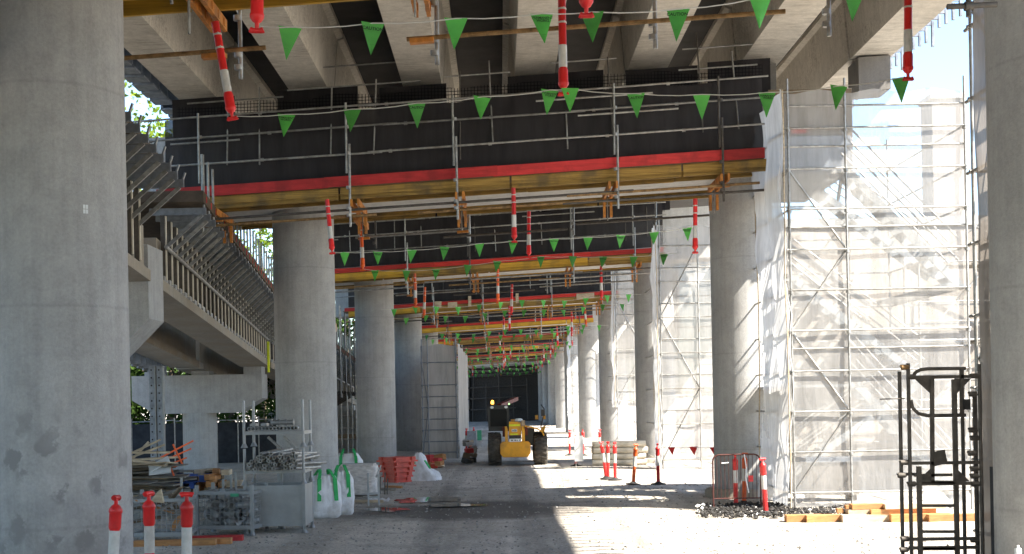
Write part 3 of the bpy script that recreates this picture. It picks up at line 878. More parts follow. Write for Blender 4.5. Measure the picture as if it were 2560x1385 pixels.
# red flags along the right side
d = 2.5 * F / (1212 - 1002.); a = AT(1650, 1116, d)
bunting([AT(1678, 1118, d - .5), AT(1733, 1117, d - 2.0), AT(1786, 1118, d - 4.5)], ["red"] * 3, [a, AT(1800, 1116, d - 5)], "low string of red flags in front of the sheeted scaffold", group="strings of red flags")
# ------------------------------------------------------------------ sheeted scaffold towers
def tower(x0, x1, y0, y1, zt, label, z0=0.0, mids=(), front="sheet_sheer", side=None, lift=1.0, stairs=False, seed=1, inner=True, ret=None, left_side=True, right_side=False, back=False, rz0=0.0, holes=None, tm="tube_galv", backtop=1.0):
    rnd = random.Random(seed)
    root = thing("scaffold_tower", ((x0 + x1) / 2, (y0 + y1) / 2, z0), label, "scaffold", "white sheeted scaffold towers")
    xs = [x0 + .06] + list(mids) + [x1 - .06]
    for x in xs:
        for y in ((y0 + .06, y1 - .06) if inner else (y0 + .06,)):
            m = MB(); m.tube((x, y, -.1), (x, y, zt + (.25 if y < y0 + 1 else 0)), .026)
            z = z0 + .3
            while z < zt: m.tube((x, y, z - .03), (x, y, z + .03), .05, 6); z += lift
            m.build("standard", tm, root, True)
    z = z0 + .35
    while z < zt:
        for y in ((y0 + .06, y1 - .06) if inner else (y0 + .06,)):
            MB().tube((x0, y, z), (x1, y, z), .024, 6).build("ledger", tm, root, True)
            if rnd.random() < .5 and y < y0 + 1: MB().tube((x0, y + .05, z + .5), (x1, y + .05, z + .5), .024, 6).build("ledger", tm, root, True)
        for x in (x0 + .06, x1 - .06):
            if inner: MB().tube((x, y0, z), (x, y1, z), .024, 6).build("transom", tm, root, True)
        z += lift
    # braces on the front bays
    z = z0 + .35; i = 0
    while z + 2 * lift < zt:
        a, b = (xs[0], xs[1]) if i % 2 == 0 else (xs[1], xs[0])
        MB().tube((a, y0 + .12, z), (b, y0 + .12, z + 2 * lift), .024, 6).build("brace", tm, root, True)
        z += 2 * lift; i += 1
    # sheets
    def wob(x, z): return .05 * mnoise.noise((x * .7, z * .5, seed)) + .02 * mnoise.noise((x * 2, z * 2, seed))
    def fr(a, b):
        x = x0 + (x1 - x0) * a; z = z0 + .02 + (zt - z0) * b
        if b > .97: z -= .10 * (1 + sin(x * 5.0)) * .5
        return (x, y0 + .13 + .5 * wob(x, z), z)
    MB().grid(fr, 16, 30).build("front_sheet", front, root, True)
    if side:
        if left_side:
            ye = y1 if ret is None else y0 + ret
            def sd_(a, b):
                z = z0 + .02 + (zt - z0) * b; y = y0 + (ye - y0) * a
                fold = .07 * sin(a * 13 + 1.6 * sin(z * .8 + seed)) + .12 * mnoise.noise((y * 1.5, z * .9, seed + 2)) + (.10 * mnoise.noise((1, z * 2.2, 7)) if a > .9 or a < .05 else 0)
                return (x0 - .05 + fold, y, z)
            mm = MB().grid(sd_, 20, 50)
            if holes: 
                ctr = [(f, sum((mm.v[i] for i in f), Vector()) / 4) for f in mm.f]; mm.f = [f for f, c in ctr if not holes(c)]; mm.sm = [True] * len(mm.f)
            mm.build("side_sheet", side, root, True)
            for yy in (y0 - .02, ye):
                MB().path([(x0 - .07 + .05 * mnoise.noise((yy, q * .35, seed)), yy + .03 * sin(q), z0 + (zt - z0) * q / 14) for q in range(15)], .016, 6).build("hem_cord", "timber_pale", root, True)
        if right_side:
            def sd2(a, b):
                z = max(z0, rz0) + .02 + (zt - max(z0, rz0)) * b; y = y0 + (y1 - y0) * a
                return (x1 + .05 + .06 * sin(a * 24) + .05 * mnoise.noise((y, z, 3)), y, z)
            MB().grid(sd2, 60, 20).build("side_sheet", side, root, True)
    if back:
        def bk(a, b):
            x = x0 + (x1 - x0) * a; z = z0 + .02 + (zt * backtop - z0) * b
            return (x, y1 + .06 + .10 * sin(z * 6.3 / lift) * .3 + wob(x + 9, z) * 2, z)
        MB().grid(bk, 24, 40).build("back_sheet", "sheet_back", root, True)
    if stairs:
        fl = [(x0 + 1.5, 7.6, x1 - .1, 5.0, y0 + .5), (x0 + 1.2, 5.6, x1 + .5, 2.9, y1 - 1.0), (x1 + .5, 2.9, x0 + .6, .2, y1 - .95), (x0 + 1.9, 7.9, x1 + .9, 5.6, y1 - .9), (x0 + 1.6, 2.8, x1 - .1, .15, y0 + .5)]
        for xa, za, xb, zb, y in fl:
            n = 10
            for dy in (0, .62): 
                MB().bar((xa, y + dy, za), (xb, y + dy, zb), .05, .18).build("stringer", "galv_panel", root, True)
                for h in (.55, 1.05): MB().tube((xa, y + dy, za + h), (xb, y + dy, zb + h), .024, 6).build("handrail", tm, root, True)
            for i in range(n):
                t = (i + .5) / n; x = xa + (xb - xa) * t; z = za + (zb - za) * t; m = MB()
                for q in range(5): m.box(x - .15 + q * .065, x - .15 + q * .065 + .04, y, y + .62, z, z + .04)
                m.build("tread", "galv_panel", root, True)
        for z, xa, xb, ya, yb in ((7.6, x0 + .1, x0 + 1.5, y0 + .3, y1 - 1.2), (5.0, x1 - .6, x1, y0 + .3, y1 - .3), (5.6, x0 + .1, x0 + 1.3, y1 - 1.1, y1 - .2), (4.2, x0 + .1, x0 + 1.3, y1 - .8, y1 - .2), (2.8, x0 + .1, x0 + 1.5, y0 + .3, y1 - .2), (1.5, x0 + .1, x0 + 1.3, y1 - .8, y1 - .2)):
            MB().box(xa, xb, ya, yb, z - .06, z).build("landing", "galv_panel", root, True)
    return root
# the big tower at the second crossbeam
tower(6.45, 10.5, 28.5, 34.3, 9.35, "tall white sheeted scaffold tower with zigzag stairs inside, right of the barriered column", z0=0.05, mids=(7.78,), side="sheet_thick", ret=3.1, backtop=.62, stairs=True, lift=.9, seed=5,
      holes=lambda c: (30.6 < c.y < 31.5 and 1.3 < c.z < 3.7 and mnoise.noise((c.y * 5, c.z * 2.2 + c.y * 3, 4)) > .02))
def rear_wall():
    m = MB(); m.box(7.35, 14.5, 34.75, 35.35, -.3, 7.1)
    R = thing("abutment_wall", (10.9, 35, 0), "pale concrete wall behind the big scaffold, striped by stair shadows", "wall")
    m.build("wall_face", "wall_cream", R, True)
    m = MB(); m.box(7.3, 14.55, 34.7, 35.4, 7.1, 7.35); m.build("coping", "concrete_pale", R, True)
rear_wall()
def shadow_bay():  # bay added so its decks throw shadow bands on the wall
    R = thing("scaffold_tower", (13, 33, 0), "open scaffold bay added with shadow-casting plank decks to the right of the big sheeted tower", "scaffold")
    for x in (10.75, 12.6, 14.6):
        for y in (32.8, 34.0): MB().tube((x, y, 0), (x, y, 7.0), .026).build("standard", "tube_galv", R, True)
    for i, z in enumerate((1.9, 3.9, 5.9)):
        xa, xb = ((10.8, 12.6), (12.2, 14.6), (10.8, 14.6), (11.4, 13.2), (10.8, 12.6), (12.4, 14.6))[i]
        MB().box(xa, xb, 33.0, 34.0, z - .05, z).build("plank_deck", "timber_grey", R, True)
        for y in (32.8, 34.0):
            for h in (0.02, .5, 1.0) if z < 5 else (.02,): MB().tube((10.7, y, z + h), (14.7, y, z + h), .026, 6).build("ledger", "tube_galv", R, True)
        MB().tube((10.75, 32.8, z), (12.6, 32.8, min(z + 2, 7)), .026, 6).build("brace", "tube_galv", R, True)
        MB().tube((14.6, 34.0, z), (12.6, 34.0, min(z + 2, 7)), .026, 6).build("brace", "tube_galv", R, True)
shadow_bay()
# formwork box seen through it
r = thing("formwork_box", (8.0, 32, 7.9), "grey steel formwork box with ribs around the crossbeam end inside the big scaffold", "formwork")
m = MB(); m.box(6.7, 8.7, 31.4, 31.6, 8.05, 8.9); m.build("side_shutter", "steel_blue_grey", r, True)
m = MB(); m.box(6.75, 8.8, 31.62, 31.66, 8.9, 10.1); m.build("shade_panel", "ply_brown", r, True)  # added dark panel standing in for concrete in shade
for i in range(5):
    m = MB(); m.bar((6.8 + i * .42, 31.45, 8.0), (6.9 + i * .41, 32.1, 7.45), .06, .12); m.build("rib", "galv_panel", r, True)
MB().box(7.25, 7.6, 31.35, 31.4, 8.97, 9.1).build("red_cover", "board_red_bright", r, True)
tower(5.85, 9.6, 46.8, 53.6, 8.9, "white sheeted scaffold tower between the second and third right columns", mids=(7.3,), side="sheet_thick", ret=1.2, lift=1.3, seed=6, front="sheet_mid", right_side=True, rz0=5.6, back=True)
tower(5.95, 9.2, 65.6, 71, 9.2, "white sheeted scaffold tower right of the shaded fourth column", z0=2.2, mids=(7.4,), side="sheet_thick", ret=1.0, lift=1.3, seed=7, front="sheet_mid", right_side=True, rz0=5.6, back=True)
tower(5.8, 8.4, 103, 108, 9.2, "distant narrow strip of white sheeted scaffold beside the far right columns", side="sheet_thick", lift=1.5, seed=8)
for k in (4, 6, 7, 8):  # towers added so their high sheeting keeps sun off the upper columns
    yk = YK(k, 6.3)
    tower(7.3, 9.5, yk - 2.2, yk + 2.4, 9.2, "distant scaffold tower added with high sheeting to shade the %s right column" % ORD[k], z0=5.5, side="sheet_thick", left_side=False, right_side=True, lift=1.4, seed=20 + k, back=True, front="sheet_mid", inner=False)
tower(-3.68, -1.98, 60, 78.6, 5.35, "low sheeted scaffold tower in the left half beside the telehandler", mids=(-3.35,), side="sheet_beige", left_side=False, right_side=True, lift=1.05, front="sheet_beige", seed=9, z0=-.05, tm="steel_blue_grey")
# sheet wrapped scaffold behind the nearest right column
def near_wrap():
    y0, y1, x0 = 15.2, 17.35, 6.46
    root = thing("scaffold_tower", (x0, y0, gz(x0, y0)), "sheet wrapped scaffold tower beside the dark column at the right edge", "scaffold", "white sheeted scaffold towers")
    def f(a, b):
        z = .1 + 10.5 * b; y = y0 + (y1 - y0) * a
        return (x0 - .05 * mnoise.noise((y * 2, z * .7, 1)) + .05 * sin(a * 9), y, z)
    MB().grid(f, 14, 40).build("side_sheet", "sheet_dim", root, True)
    for a, b, ya, yb in ((.1, 2.5, 15.1, 17.5), (2.5, 4.6, 16.75, 17.5), (3.3, 3.9, 15.1, 17.5), (4.6, 4.9, 15.1, 17.5), (5.5, 5.8, 15.1, 17.5), (5.8, 7.2, 15.1, 16.2)): MB().box(7.0, 7.03, ya, yb, a, b).build("shading_panel", "ply_brown", root, True)  # added panels shade the sheet, gaps between them leave lit patches
    for y in (15.4, 16.6, 17.8):
        for x in (x0 + .15, x0 + 1.4): MB().tube((x, y, .2), (x, y, 10.6), .026).build("standard", "tube_galv", root, True)
    for j in range(10):
        z = .6 + j * 1.0
        MB().tube((x0 + .15, 15.2, z), (x0 + .15, 18, z), .026).build("ledger", "tube_galv", root, True)
        MB().bar((x0 + 1.4, 15.2, z), (x0 + 1.4, 18, z), .05, .12).build("ledger", "tube_galv", root, True)
        for y in (15.4, 16.6, 17.8): MB().tube((x0 + .1, y, z), (x0 + 1.5, y, z), .026).build("transom", "tube_galv", root, True)
    for j in range(4): MB().tube((x0 + .2, 15.3 + (j % 2) * 2.5, .6 + j * 2.4), (x0 + .2, 17.8 - (j % 2) * 2.5, 3.0 + j * 2.4), .026).build("brace", "tube_galv", root, True)
    a = AT(2500, 1200, 15.0)
    MB().box(a.x - .05, a.x + .1, 15.0, 15.18, .3, 1.65).build("flap_opening", "fence_cloth", root, True)
near_wrap()
def sun_block_wrap():  # added out of view to block sun near the right column
    R = thing("scaffold_tower", (7.9, 3, .5), "sheeted scaffold run added beside the camera to block sun, outside the right edge of the picture", "scaffold", "white sheeted scaffold towers")
    def f(a, b): return (7.8 + .05 * sin(a * 40) + .04 * mnoise.noise((a * 9, b * 7, 2)), -8 + 15.5 * a, .4 + 10.2 * b)
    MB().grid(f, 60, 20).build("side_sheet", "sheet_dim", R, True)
    for i in range(9):
        y = -7.8 + i * 1.9
        for x in (7.95, 9.2): MB().tube((x, y, .3), (x, y, 10.6), .026).build("standard", "tube_galv", R, True)
    for j in range(6):
        for x in (7.95, 9.2): MB().tube((x, -8, 1 + j * 1.8), (x, 7.5, 1 + j * 1.8), .026).build("ledger", "tube_galv", R, True)
sun_block_wrap()

# ------------------------------------------------------------------ ladder gate beside it
def ladder_gate():
    D = 16.0; k = D / F
    c = AT(2345, 1385, D); gx, gzz = c.x, gz(c.x, D)
    root = thing("ladder_gate", (gx, D, gzz), "dark steel ladder access gate with a swing panel standing at lower right", "ladder gate")
    def Q(u, v, dy=0): p = AT(u, v, D); return Vector((p.x, D + dy, p.z))
    def post(u, v, nm="post", r=.025, dy=0):
        a = Q(u, v, dy); b = Vector((a.x - .0, a.y, gz(a.x, D))); MB().tube(b, a, r).build(nm, "tube_dark", root, True)
    post(2256, 928, dy=.12); post(2270, 908); post(2448, 910); post(2426, 945, dy=.3); post(2466, 980, dy=.4, r=.03)
    def fb(u0, v0, u1, v1, w=.045, h=.045, dy=0, nm="gate_bar"): MB().bar(Q(u0, v0, dy), Q(u1, v1, dy), w, h).build(nm, "tube_dark", root, True)
    # ladder
    for u, v in ((2297, 1166), (2385, 948)): 
        a = Q(u, v); MB().bar((a.x, a.y, gz(a.x, D)), a, .055, .05).build("stile", "tube_dark", root, True)
    fb(2330, 946, 2331, 1205, nm="stile")
    for v in (1264, 1329, 1205, 1372, 1400): fb(2297, v, 2386, v, h=.035, nm="rung")
    for v in (943, 1158, 1210, 1348, 1370): fb(2272, v, 2446, v - 2, nm="crossbar", h=.04)
    fb(2285, 1188, 2380, 1187, nm="crossbar", h=.035); fb(2258, 1186, 2300, 1186, nm="crossbar", h=.035, dy=.05)
    # rounded swing panel
    arc = [Q(2284, 938), Q(2290, 930), Q(2302, 924), Q(2320, 922), Q(2414, 921)]
    MB().path(arc, .022, 8).build("swing_panel", "tube_dark", root, True)
    arc = [Q(2277, 1000), Q(2282, 1020), Q(2296, 1034), Q(2320, 1039), Q(2414, 1038)]
    MB().path(arc, .022, 8).build("swing_panel", "tube_dark", root, True)
    fb(2404, 922, 2405, 1040, nm="crossbar")
    for tri in (((2285, 946), (2328, 986), (2328, 946)), ((2428, 946), (2388, 988), (2386, 946)), ((2290, 1205), (2330, 1168), (2330, 1205)), ((2424, 1203), (2387, 1166), (2387, 1205))):
        p = [Q(*t) for t in tri]; m = MB(); m.add([q + Vector((0, -.006, 0)) for q in p] + [q + Vector((0, .006, 0)) for q in p], [(0, 1, 2), (5, 4, 3), (0, 3, 4, 1), (1, 4, 5, 2), (2, 5, 3, 0)]); m.build("gusset", "tube_dark", root, True)
    # hanging tag, latch block and couplers
    p = [Q(2330, 1130, -.03), Q(2360, 1123, -.03), Q(2367, 1157, -.03), Q(2334, 1166, -.03)]
    MB().add(p + [q + Vector((0, .012, 0)) for q in p], [(3, 2, 1, 0), (4, 5, 6, 7), (0, 1, 5, 4), (1, 2, 6, 5), (2, 3, 7, 6), (3, 0, 4, 7)]).build("hanging_tag", "tube_dark", root, True)
    m = MB(); q = Q(2414, 1010); m.box(q.x - .045, q.x + .045, q.y - .05, q.y + .05, q.z - .07, q.z + .06); m.build("latch", "rubber", root, True)
    for u, v in ((2262, 918), (2279, 942), (2279, 1210), (2436, 940), (2438, 1210), (2432, 985), (2432, 1075), (2436, 1095), (2430, 1133), (2436, 1172), (2436, 1190), (2254, 1188), (2260, 1156), (2262, 1347), (2436, 1350), (2260, 1374)):
        q = Q(u, v); m = MB(); m.tube(q + Vector((-.045, 0, 0)), q + Vector((.045, 0, 0)), .034, 8); m.tube(q + Vector((-.06, 0, .02)), q + Vector((.06, 0, -.01)), .014, 6)
        m.build("coupler", "tube_rust" if v < 930 else "tube_dark", root, True)
    MB().tube(Q(2200, 998), Q(2262, 996), .008, 6).build("projecting_rod", "tube_dark", root, True)
ladder_gate()
p = AT(2545, 1380, 11.5)
m = MB(); m.lathe([(.03, 0), (.03, .17), (.012, .18), (.012, .20)], (p.x, p.y, p.z - .14), 14)
bt = m.build("spray_bottle", "plate_white"); tag(bt, "small white bottle on the ledge at the lower right corner", "bottle")
g = MB(); g.box(p.x - .2, p.x + .5, p.y - .2, p.y + .25, gz(p.x, p.y) - .1, p.z - .14); tag(g.build("concrete_ledge", "concrete_brown"), "low concrete ledge carrying the white bottle at lower right", "ledge")

# ------------------------------------------------------------------ what stands outside
def outside():
    # tall pale building and sound wall to the right
    bx = thing("pale_building", (27, 76, 0), "tall pale building seen through the sheeting at upper right", "building")
    m = MB(); m.box(25.2, 27.0, 74, 76, 0, 19.6); m.build("wall", "wall_cream", bx, True)
    m = MB(); m.box(25.1, 27.1, 73.9, 76.1, 19.6, 19.9); m.build("roof", "concrete_pale", bx, True)
    for z in range(2, 14, 3):
        for x in (25.5, 26.3): MB().box(x, x + .45, 73.97, 74, z, z + 1.1).build("window", "cab_glass", bx, True)
    m = MB(); m.box(17, 17.4, 20, 160, -.2, 1.2)
    tag(m.build("barrier_wall", "wall_cream"), "long low pale concrete wall beyond the right scaffold towers", "wall")
    # trees
    def tree(h, cr, n, leaf, seed, loc, label, group, zc=.62, lsize=.42):
        rnd = random.Random(seed)
        root = thing("leafy_tree", loc, label, "tree", group)
        m = MB(); m.tube((0, 0, -.3), (.2, .1, h * .45), .32, 10, .2, False); m.tube((.2, .1, h * .45), (0, .2, h * .8), .2, 8, .06, False)
        for i in range(7):
            a = rnd.uniform(0, 6.28); z = h * rnd.uniform(.3, .6); q = Vector((cos(a), sin(a), .6)) * cr * rnd.uniform(.5, .8)
            m.tube((.15, .1, z), (q.x, q.y, z + q.z), .1, 6, .03, False)
        m.build("trunk", "bark", root)
        m = MB(); cl = []
        for i in range(26):
            a = rnd.uniform(0, 6.28); r = cr * sqrt(rnd.random()); z = h * zc + h * .36 * rnd.uniform(-1, 1)
            q = 1 - abs((z - h * zc) / (h * .36)) ** 2 * .6
            cl.append((Vector((r * cos(a) * q, r * sin(a) * q, z)), cr * rnd.uniform(.22, .42)))
        for i in range(n):
            c, R = cl[i % len(cl)]
            d = Vector((rnd.gauss(0, 1), rnd.gauss(0, 1), rnd.gauss(0, .8))); d = d.normalized() * R * rnd.random() ** .4
            p = c + d; e = Vector((rnd.gauss(0, 1), rnd.gauss(0, 1), rnd.gauss(0, 1))).normalized(); f = e.cross(Vector((rnd.gauss(0, 1), rnd.gauss(0, 1), 1))).normalized()
            s = lsize * rnd.uniform(.5, 1.1)
            m.add([p - e * s * .5, p + f * s * .28, p + e * s * .5, p - f * s * .28], [(0, 1, 2, 3)])
        m.build("crown", leaf, root)
        return root
    G = "trees beyond the left side of the site"
    t1 = tree(25, 6.5, 5200, "leaf_light", 1, (-22.5, 78, 0), "tall bright green tree seen over the ramp at upper left", G, .68, .5)
    t2 = tree(13, 4.5, 4200, "leaf_dark", 2, (-21, 62, 0), "dark green tree behind the perforated steel post at left", G, .48)
    t3 = tree(7.5, 4.2, 4200, "leaf_dark", 3, (-16.5, 64, 0), "low dark bushy tree behind the ramp's round column", G, .46, .36)
    for src, loc, rz, sc_, lab in ((t1, (-20.5, 112, 0), 1.1, 1.0, "tall bright tree farther back beyond the ramp"), (t3, (-12.5, 100, 0), 2.6, 1.5, "dark bushy tree far behind the second left column"),
                                   (t2, (-26, 50, 0), .7, 1.1, "dark tree at the far left behind the huge column"), (t3, (-20, 55, 0), 2.1, 1.0, "dark bush left of the perforated steel post"),
                                   (t3, (-15.5, 74, 0), 4, 1.1, "dark bush behind the second left column"), (t2, (-17, 92, 0), 3, 1.0, "dark tree far behind the ramp piers"), (t3, (-14, 120, 0), 3.3, 1.9, "distant dark tree left of the far end of the corridor"),
                                   (t3, (-20.5, 67, 0), 5, 1.15, "dark bush filling the gap left of the ramp's hammerhead")):
        c = copy_tree(src); c.location = loc; c.rotation_euler = (0, 0, rz); c.scale = (sc_,) * 3; c["label"] = lab
    for i in range(13):  # extra trees added to cut light from the left
        src = (t2, t1, t3)[i % 3]; c = copy_tree(src); y = -30 + i * 9.0; c.location = (-30 - 3 * (i % 2), y, 0); c.rotation_euler = (0, 0, i * 1.3); c.scale = (1.25,) * 3
        c["label"] = "leafy tree added out of view beyond the left columns to cut light"
    # dark cloth fence along the site boundary
    root = thing("site_fence", (-14, 58, 0), "dark cloth site fence on silver posts below the trees at left", "fence")
    for i in range(9):
        x = -16.5 + i * .9; y = 57.5 + .25 * i
        q = MB(); q.tube((x, y, 0), (x, y, 2.15), .03, 6); q.build("post", "tube_galv", root, True)
        if i < 8:
            q = MB(); q.hexa([(x, y + .03, .05), (x + .9, y + .28, .05), (x + .9, y + .31, .05), (x, y + .06, .05), (x, y + .03, 1.9), (x + .9, y + .28, 1.9), (x + .9, y + .31, 1.9), (x, y + .06, 1.9)]); q.build("cloth_panel", "fence_cloth", root, True)
            q = MB(); q.tube((x, y, 2.0), (x + .9, y + .25, 2.0 + .05 * (i % 2)), .025, 6); q.build("rail", "tube_galv", root, True)
    # perforated shoring post
    for u, lab in ((381, "left"), (400, "right")):
        D = 40.0; a = AT(u, 915, D); root = thing("perforated_post", (a.x, D, 0), "tall perforated grey steel post, %s one of the pair left of the ramp pier" % lab, "post", "perforated steel posts")
        q = MB(); q.box(a.x - .09, a.x + .07, D - .08, D + .08, 0, a.z); q.build("post_web", "steel_blue_grey", root, True)
        q = MB(); q.box(a.x + .072, a.x + .11, D - .1, D + .08, 0, a.z); q.build("post_flange", "galv_panel", root, True)
        q = MB()
        z = .4
        while z < a.z: q.tube((a.x - .02, D - .083, z), (a.x - .02, D - .079, z), .028, 8); z += .24
        q.build("bolt_holes", "rubber", root, True)["kind"] = "stuff"
    root = thing("shoring_frame", (-8.5, 71, 3), "dense row of tall grey tubes rising beside the third left column", "scaffold")
    for i in range(16):
        y = 66 + i * .7; x = -8.15 - .06 * (i % 3)
        MB().tube((x, y, 3.0), (x, y, 7.7 - .06 * i), .035, 6).build("standard", ("tube_galv", "tube_dark")[i % 2], root, True)
    for i in range(8):
        y = 64 + i * 1.3; MB().bar((-10.0, y, 2.2), (-8.1, y, 3.3), .1, .12).build("raker", "tube_dark", root, True)
    # silver propping behind the second and third left columns
    root = thing("shoring_frame", (-6.8, 58, 0), "silver tube shoring frame between the second and third left columns", "scaffold")
    for u, v in ((868, 990), (880, 990), (890, 1000), (853, 1010)):
        a = AT(u, v, 58); MB().tube((a.x, 58, 0), a, .035, 6).build("standard", "tube_galv", root, True)
    for v in (1040, 1070, 1098): MB().tube(AT(846, v, 58), AT(893, v, 58), .03, 6).build("ledger", "tube_galv", root, True)
    a = AT(842, 1100, 58.5); b = AT(893, 1085, 58.5); MB().box(a.x, b.x, 58.5, 59, a.z, b.z).build("plank_deck", "ply_brown", root, True)
    # abutment under the ramp end
    a = AT(835, 1150, 76)
    tag(MB().box(-14, -6.6, 77, 78, 0, 2.3).build("ramp_abutment", "concrete_pale"), "pale low concrete wall under the far end of the ramp", "wall")
outside()
# ------------------------------------------------------------------ left hand storage area
def G0(u, v):
    "ground point under photo pixel"
    d = 2.5 * F / (v - V0 - (U0 - u) * .019)
    p = AT(u, v, d); return Vector((p.x, p.y, gz(p.x, p.y)))

def pipe_rack():
    p = G0(612, 1334); x0, y0 = p.x, p.y; W_, Dp = 1.22, 1.05; z = gz(x0, y0)
    R = thing("box_stillage", (x0, y0, z), "galvanised sheet metal box stillage standing under the tube rack", "stillage")
    m = MB(); m.box(x0, x0 + W_, y0, y0 + .03, z + .13, z + .95); m.build("front_panel", "galv_panel", R, True)
    m = MB(); m.box(x0 + W_ - .03, x0 + W_, y0 + .03, y0 + Dp, z + .13, z + .95); m.build("side_panel", "galv_panel", R, True)
    m = MB(); m.box(x0, x0 + .03, y0 + .03, y0 + Dp, z + .13, z + .95); m.build("side_panel", "galv_panel", R, True)
    m = MB(); m.box(x0, x0 + W_, y0 + Dp - .03, y0 + Dp, z + .13, z + .95); m.build("back_panel", "galv_panel", R, True)
    for x in (x0 + .02, x0 + W_ - .02):
        for y in (y0 - .005, y0 + Dp): 
            m = MB(); m.bar((x, y, z), (x, y, z + .99), .055, .055); m.lathe([(.07, 0), (.06, .02), (.035, .06)], (x, y, z - .005), 10); m.build("leg", "galv_panel", R, True)
    def rack(zb, ht, lab, sh):
        r = thing("tube_rack", (x0, y0, zb), lab, "rack", "stacked tube racks")
        for x in (x0 + .02, x0 + W_ - .02):
            for y in (y0 + .02, y0 + Dp - .02):
                m = MB(); m.lathe([(.075, 0), (.06, .03), (.032, .09)], (x, y, zb), 10); m.tube((x, y, zb + .02), (x, y, zb + ht), .03, 8); m.build("post", "galv_panel", r, True)
        for y in (y0 + .02, y0 + Dp - .02): MB().bar((x0, y, sh), (x0 + W_, y, sh), .05, .06).build("shelf_beam", "galv_panel", r, True)
        for x in (x0 + .02, x0 + W_ - .02): MB().bar((x, y0, sh), (x, y0 + Dp, sh), .05, .07).build("end_beam", "galv_panel", r, True)
        return r
    rack(z + .97, .72, "lower tube rack filled with a pile of scaffold tubes", z + 1.22)
    rack(z + 1.71, .95, "upper tube rack with four free posts and a row of short collars", z + 2.0)
    # pile of tubes
    rnd = random.Random(5); n = 0; first = None
    def tube_obj(name, x, y, zz, L, r, rz, mat, lab, cat, grp):
        m = MB(); m.tube((0, 0, 0), (0, L, 0), r, 10, hollow=True)
        o = bpy.data.objects.new(name, m.mesh(name, mat)); COL.objects.link(o); o.location = (x, y, zz); o.rotation_euler = (rnd.uniform(-.03, .03), 0, rz)
        return tag(o, lab, cat, grp)
    rows = [(10, 0), (10, .075), (9, .15), (8, .225), (4, .30)]
    protos = None
    for cnt, dz in rows:
        for i in range(cnt):
            x = x0 + .10 + (W_ - .2) * (i + .5 + rnd.uniform(-.2, .2)) / cnt
            if dz > .2: x = x0 + .25 + (W_ - .35) * (i + .5) / cnt
            a = (x, y0 - .10 + rnd.uniform(-.15, .1), z + 1.29 + dz + rnd.uniform(-.012, .012))
            if protos is None: protos = tube_obj("scaffold_tube", *a, 1.5, .040, rnd.uniform(-.25, -.05), "tube_galv", "grey scaffold tube lying in the pile on the lower rack shelf", "tube", "scaffold tubes piled on the lower rack")
            else:
                o = protos.copy(); COL.objects.link(o); o.location = a; o.rotation_euler = (rnd.uniform(-.04, .04), 0, rnd.uniform(-.28, -.02))
    first = None
    for i in range(14):
        x = x0 + .13 + i * .072
        a = (x, y0 - .02, z + 2.09)
        if first is None: first = tube_obj("collar", *a, .5, .042, .05, "galv_panel", "short wide galvanised collar in the row on the upper rack shelf", "collar", "row of collars on the upper rack")
        else:
            o = first.copy(); COL.objects.link(o); o.location = a; o.rotation_euler = (0, rnd.uniform(-.2, .2), rnd.uniform(-.2, .3))
    for i, x in enumerate((.18, .40, .64, .78, .92)):
        m = MB(); 
        if i < 2: m.box(-.06, .06, 0, .3, 0, .05); m.box(-.05, .05, .05, .25, .05, .06)
        else: m.tube((-.07, 0, .07), (.07, 0, .07), .05, 10); m.tube((-.09, 0, .07), (-.06, 0, .07), .07, 10); m.tube((.06, 0, .07), (.09, 0, .07), .07, 10)
        o = m.build("spare_fitting", "galv_panel", org=(0, 0, 0)); o.location = (x0 + x, y0 + .1, z + 2.14)
        tag(o, ("flat steel plate lying left on top of the collars" if i == 0 else "flat steel plate lying on top of the collars beside the spools" if i == 1 else "flanged spool fitting on top of the collars, %s of three" % ["left", "middle", "right"][i - 2]), "fitting")
    for dx, lab in ((.48, "left"), (.80, "right")):
        m = MB(); m.tube((x0 + dx + .22, y0 + .4, z + 1.66), (x0 + dx - .06, y0 + .45, z + 2.0 - .25 + .16), .03, 8); m.build("x", "tube_galv") if False else None
        tag(m.build("loose_tube", "tube_galv"), "loose tube poking up at a slant behind the pile, the %s of two" % lab, "tube")
pipe_rack()

def cage(u, v, w, d, h, rz, label, mat, zoff=0, cell=.09):
    p = G0(u, v)
    R = thing("wire_cage", (p.x, p.y, p.z + zoff), label, "wire cage", None, rz)
    for x in (0, w):
        for y in (0, d):
            m = MB(); m.box(x - .03, x + .03, y - .03, y + .03, .0, h + .16); m.lathe([(.07, 0), (.05, .03), (.03, .09)], (x, y, 0), 10); m.build("corner_post", mat, R)
    def side(a, b, nm):
        a = Vector(a); b = Vector(b); L = (b - a).length; n = int(L / cell); m = MB()
        for z in (.17, h): m.bar(a + Vector((0, 0, z)), b + Vector((0, 0, z)), .04, .06)
        for i in range(1, n): q = a.lerp(b, i / n); m.tube(q + Vector((0, 0, .17)), q + Vector((0, 0, h)), .006, 4, cap=False)
        k = int((h - .17) / cell)
        for i in range(1, k): z = .17 + (h - .17) * i / k; m.tube(a + Vector((0, 0, z)), b + Vector((0, 0, z)), .006, 4, cap=False)
        m.build(nm, mat, R)
    side((0, 0, 0), (w, 0, 0), "mesh_side"); side((w, 0, 0), (w, d, 0), "mesh_side"); side((0, d, 0), (w, d, 0), "mesh_side"); side((0, 0, 0), (0, d, 0), "mesh_side")
    m = MB(); m.box(0, w, 0, d, .12, .15); m.build("floor_plate", mat, R)
    return R, p
R, p = cage(494, 1340, 1.14, .85, .84, -.16, "galvanised wire basket full of round steel fittings, beside the bollards", "galv_panel")
rnd = random.Random(9)
ca, sa = cos(-.16), sin(-.16)
def inb(x, y, z): return Vector((p.x + x * ca - y * sa, p.y + x * sa + y * ca, p.z + z))
first = None
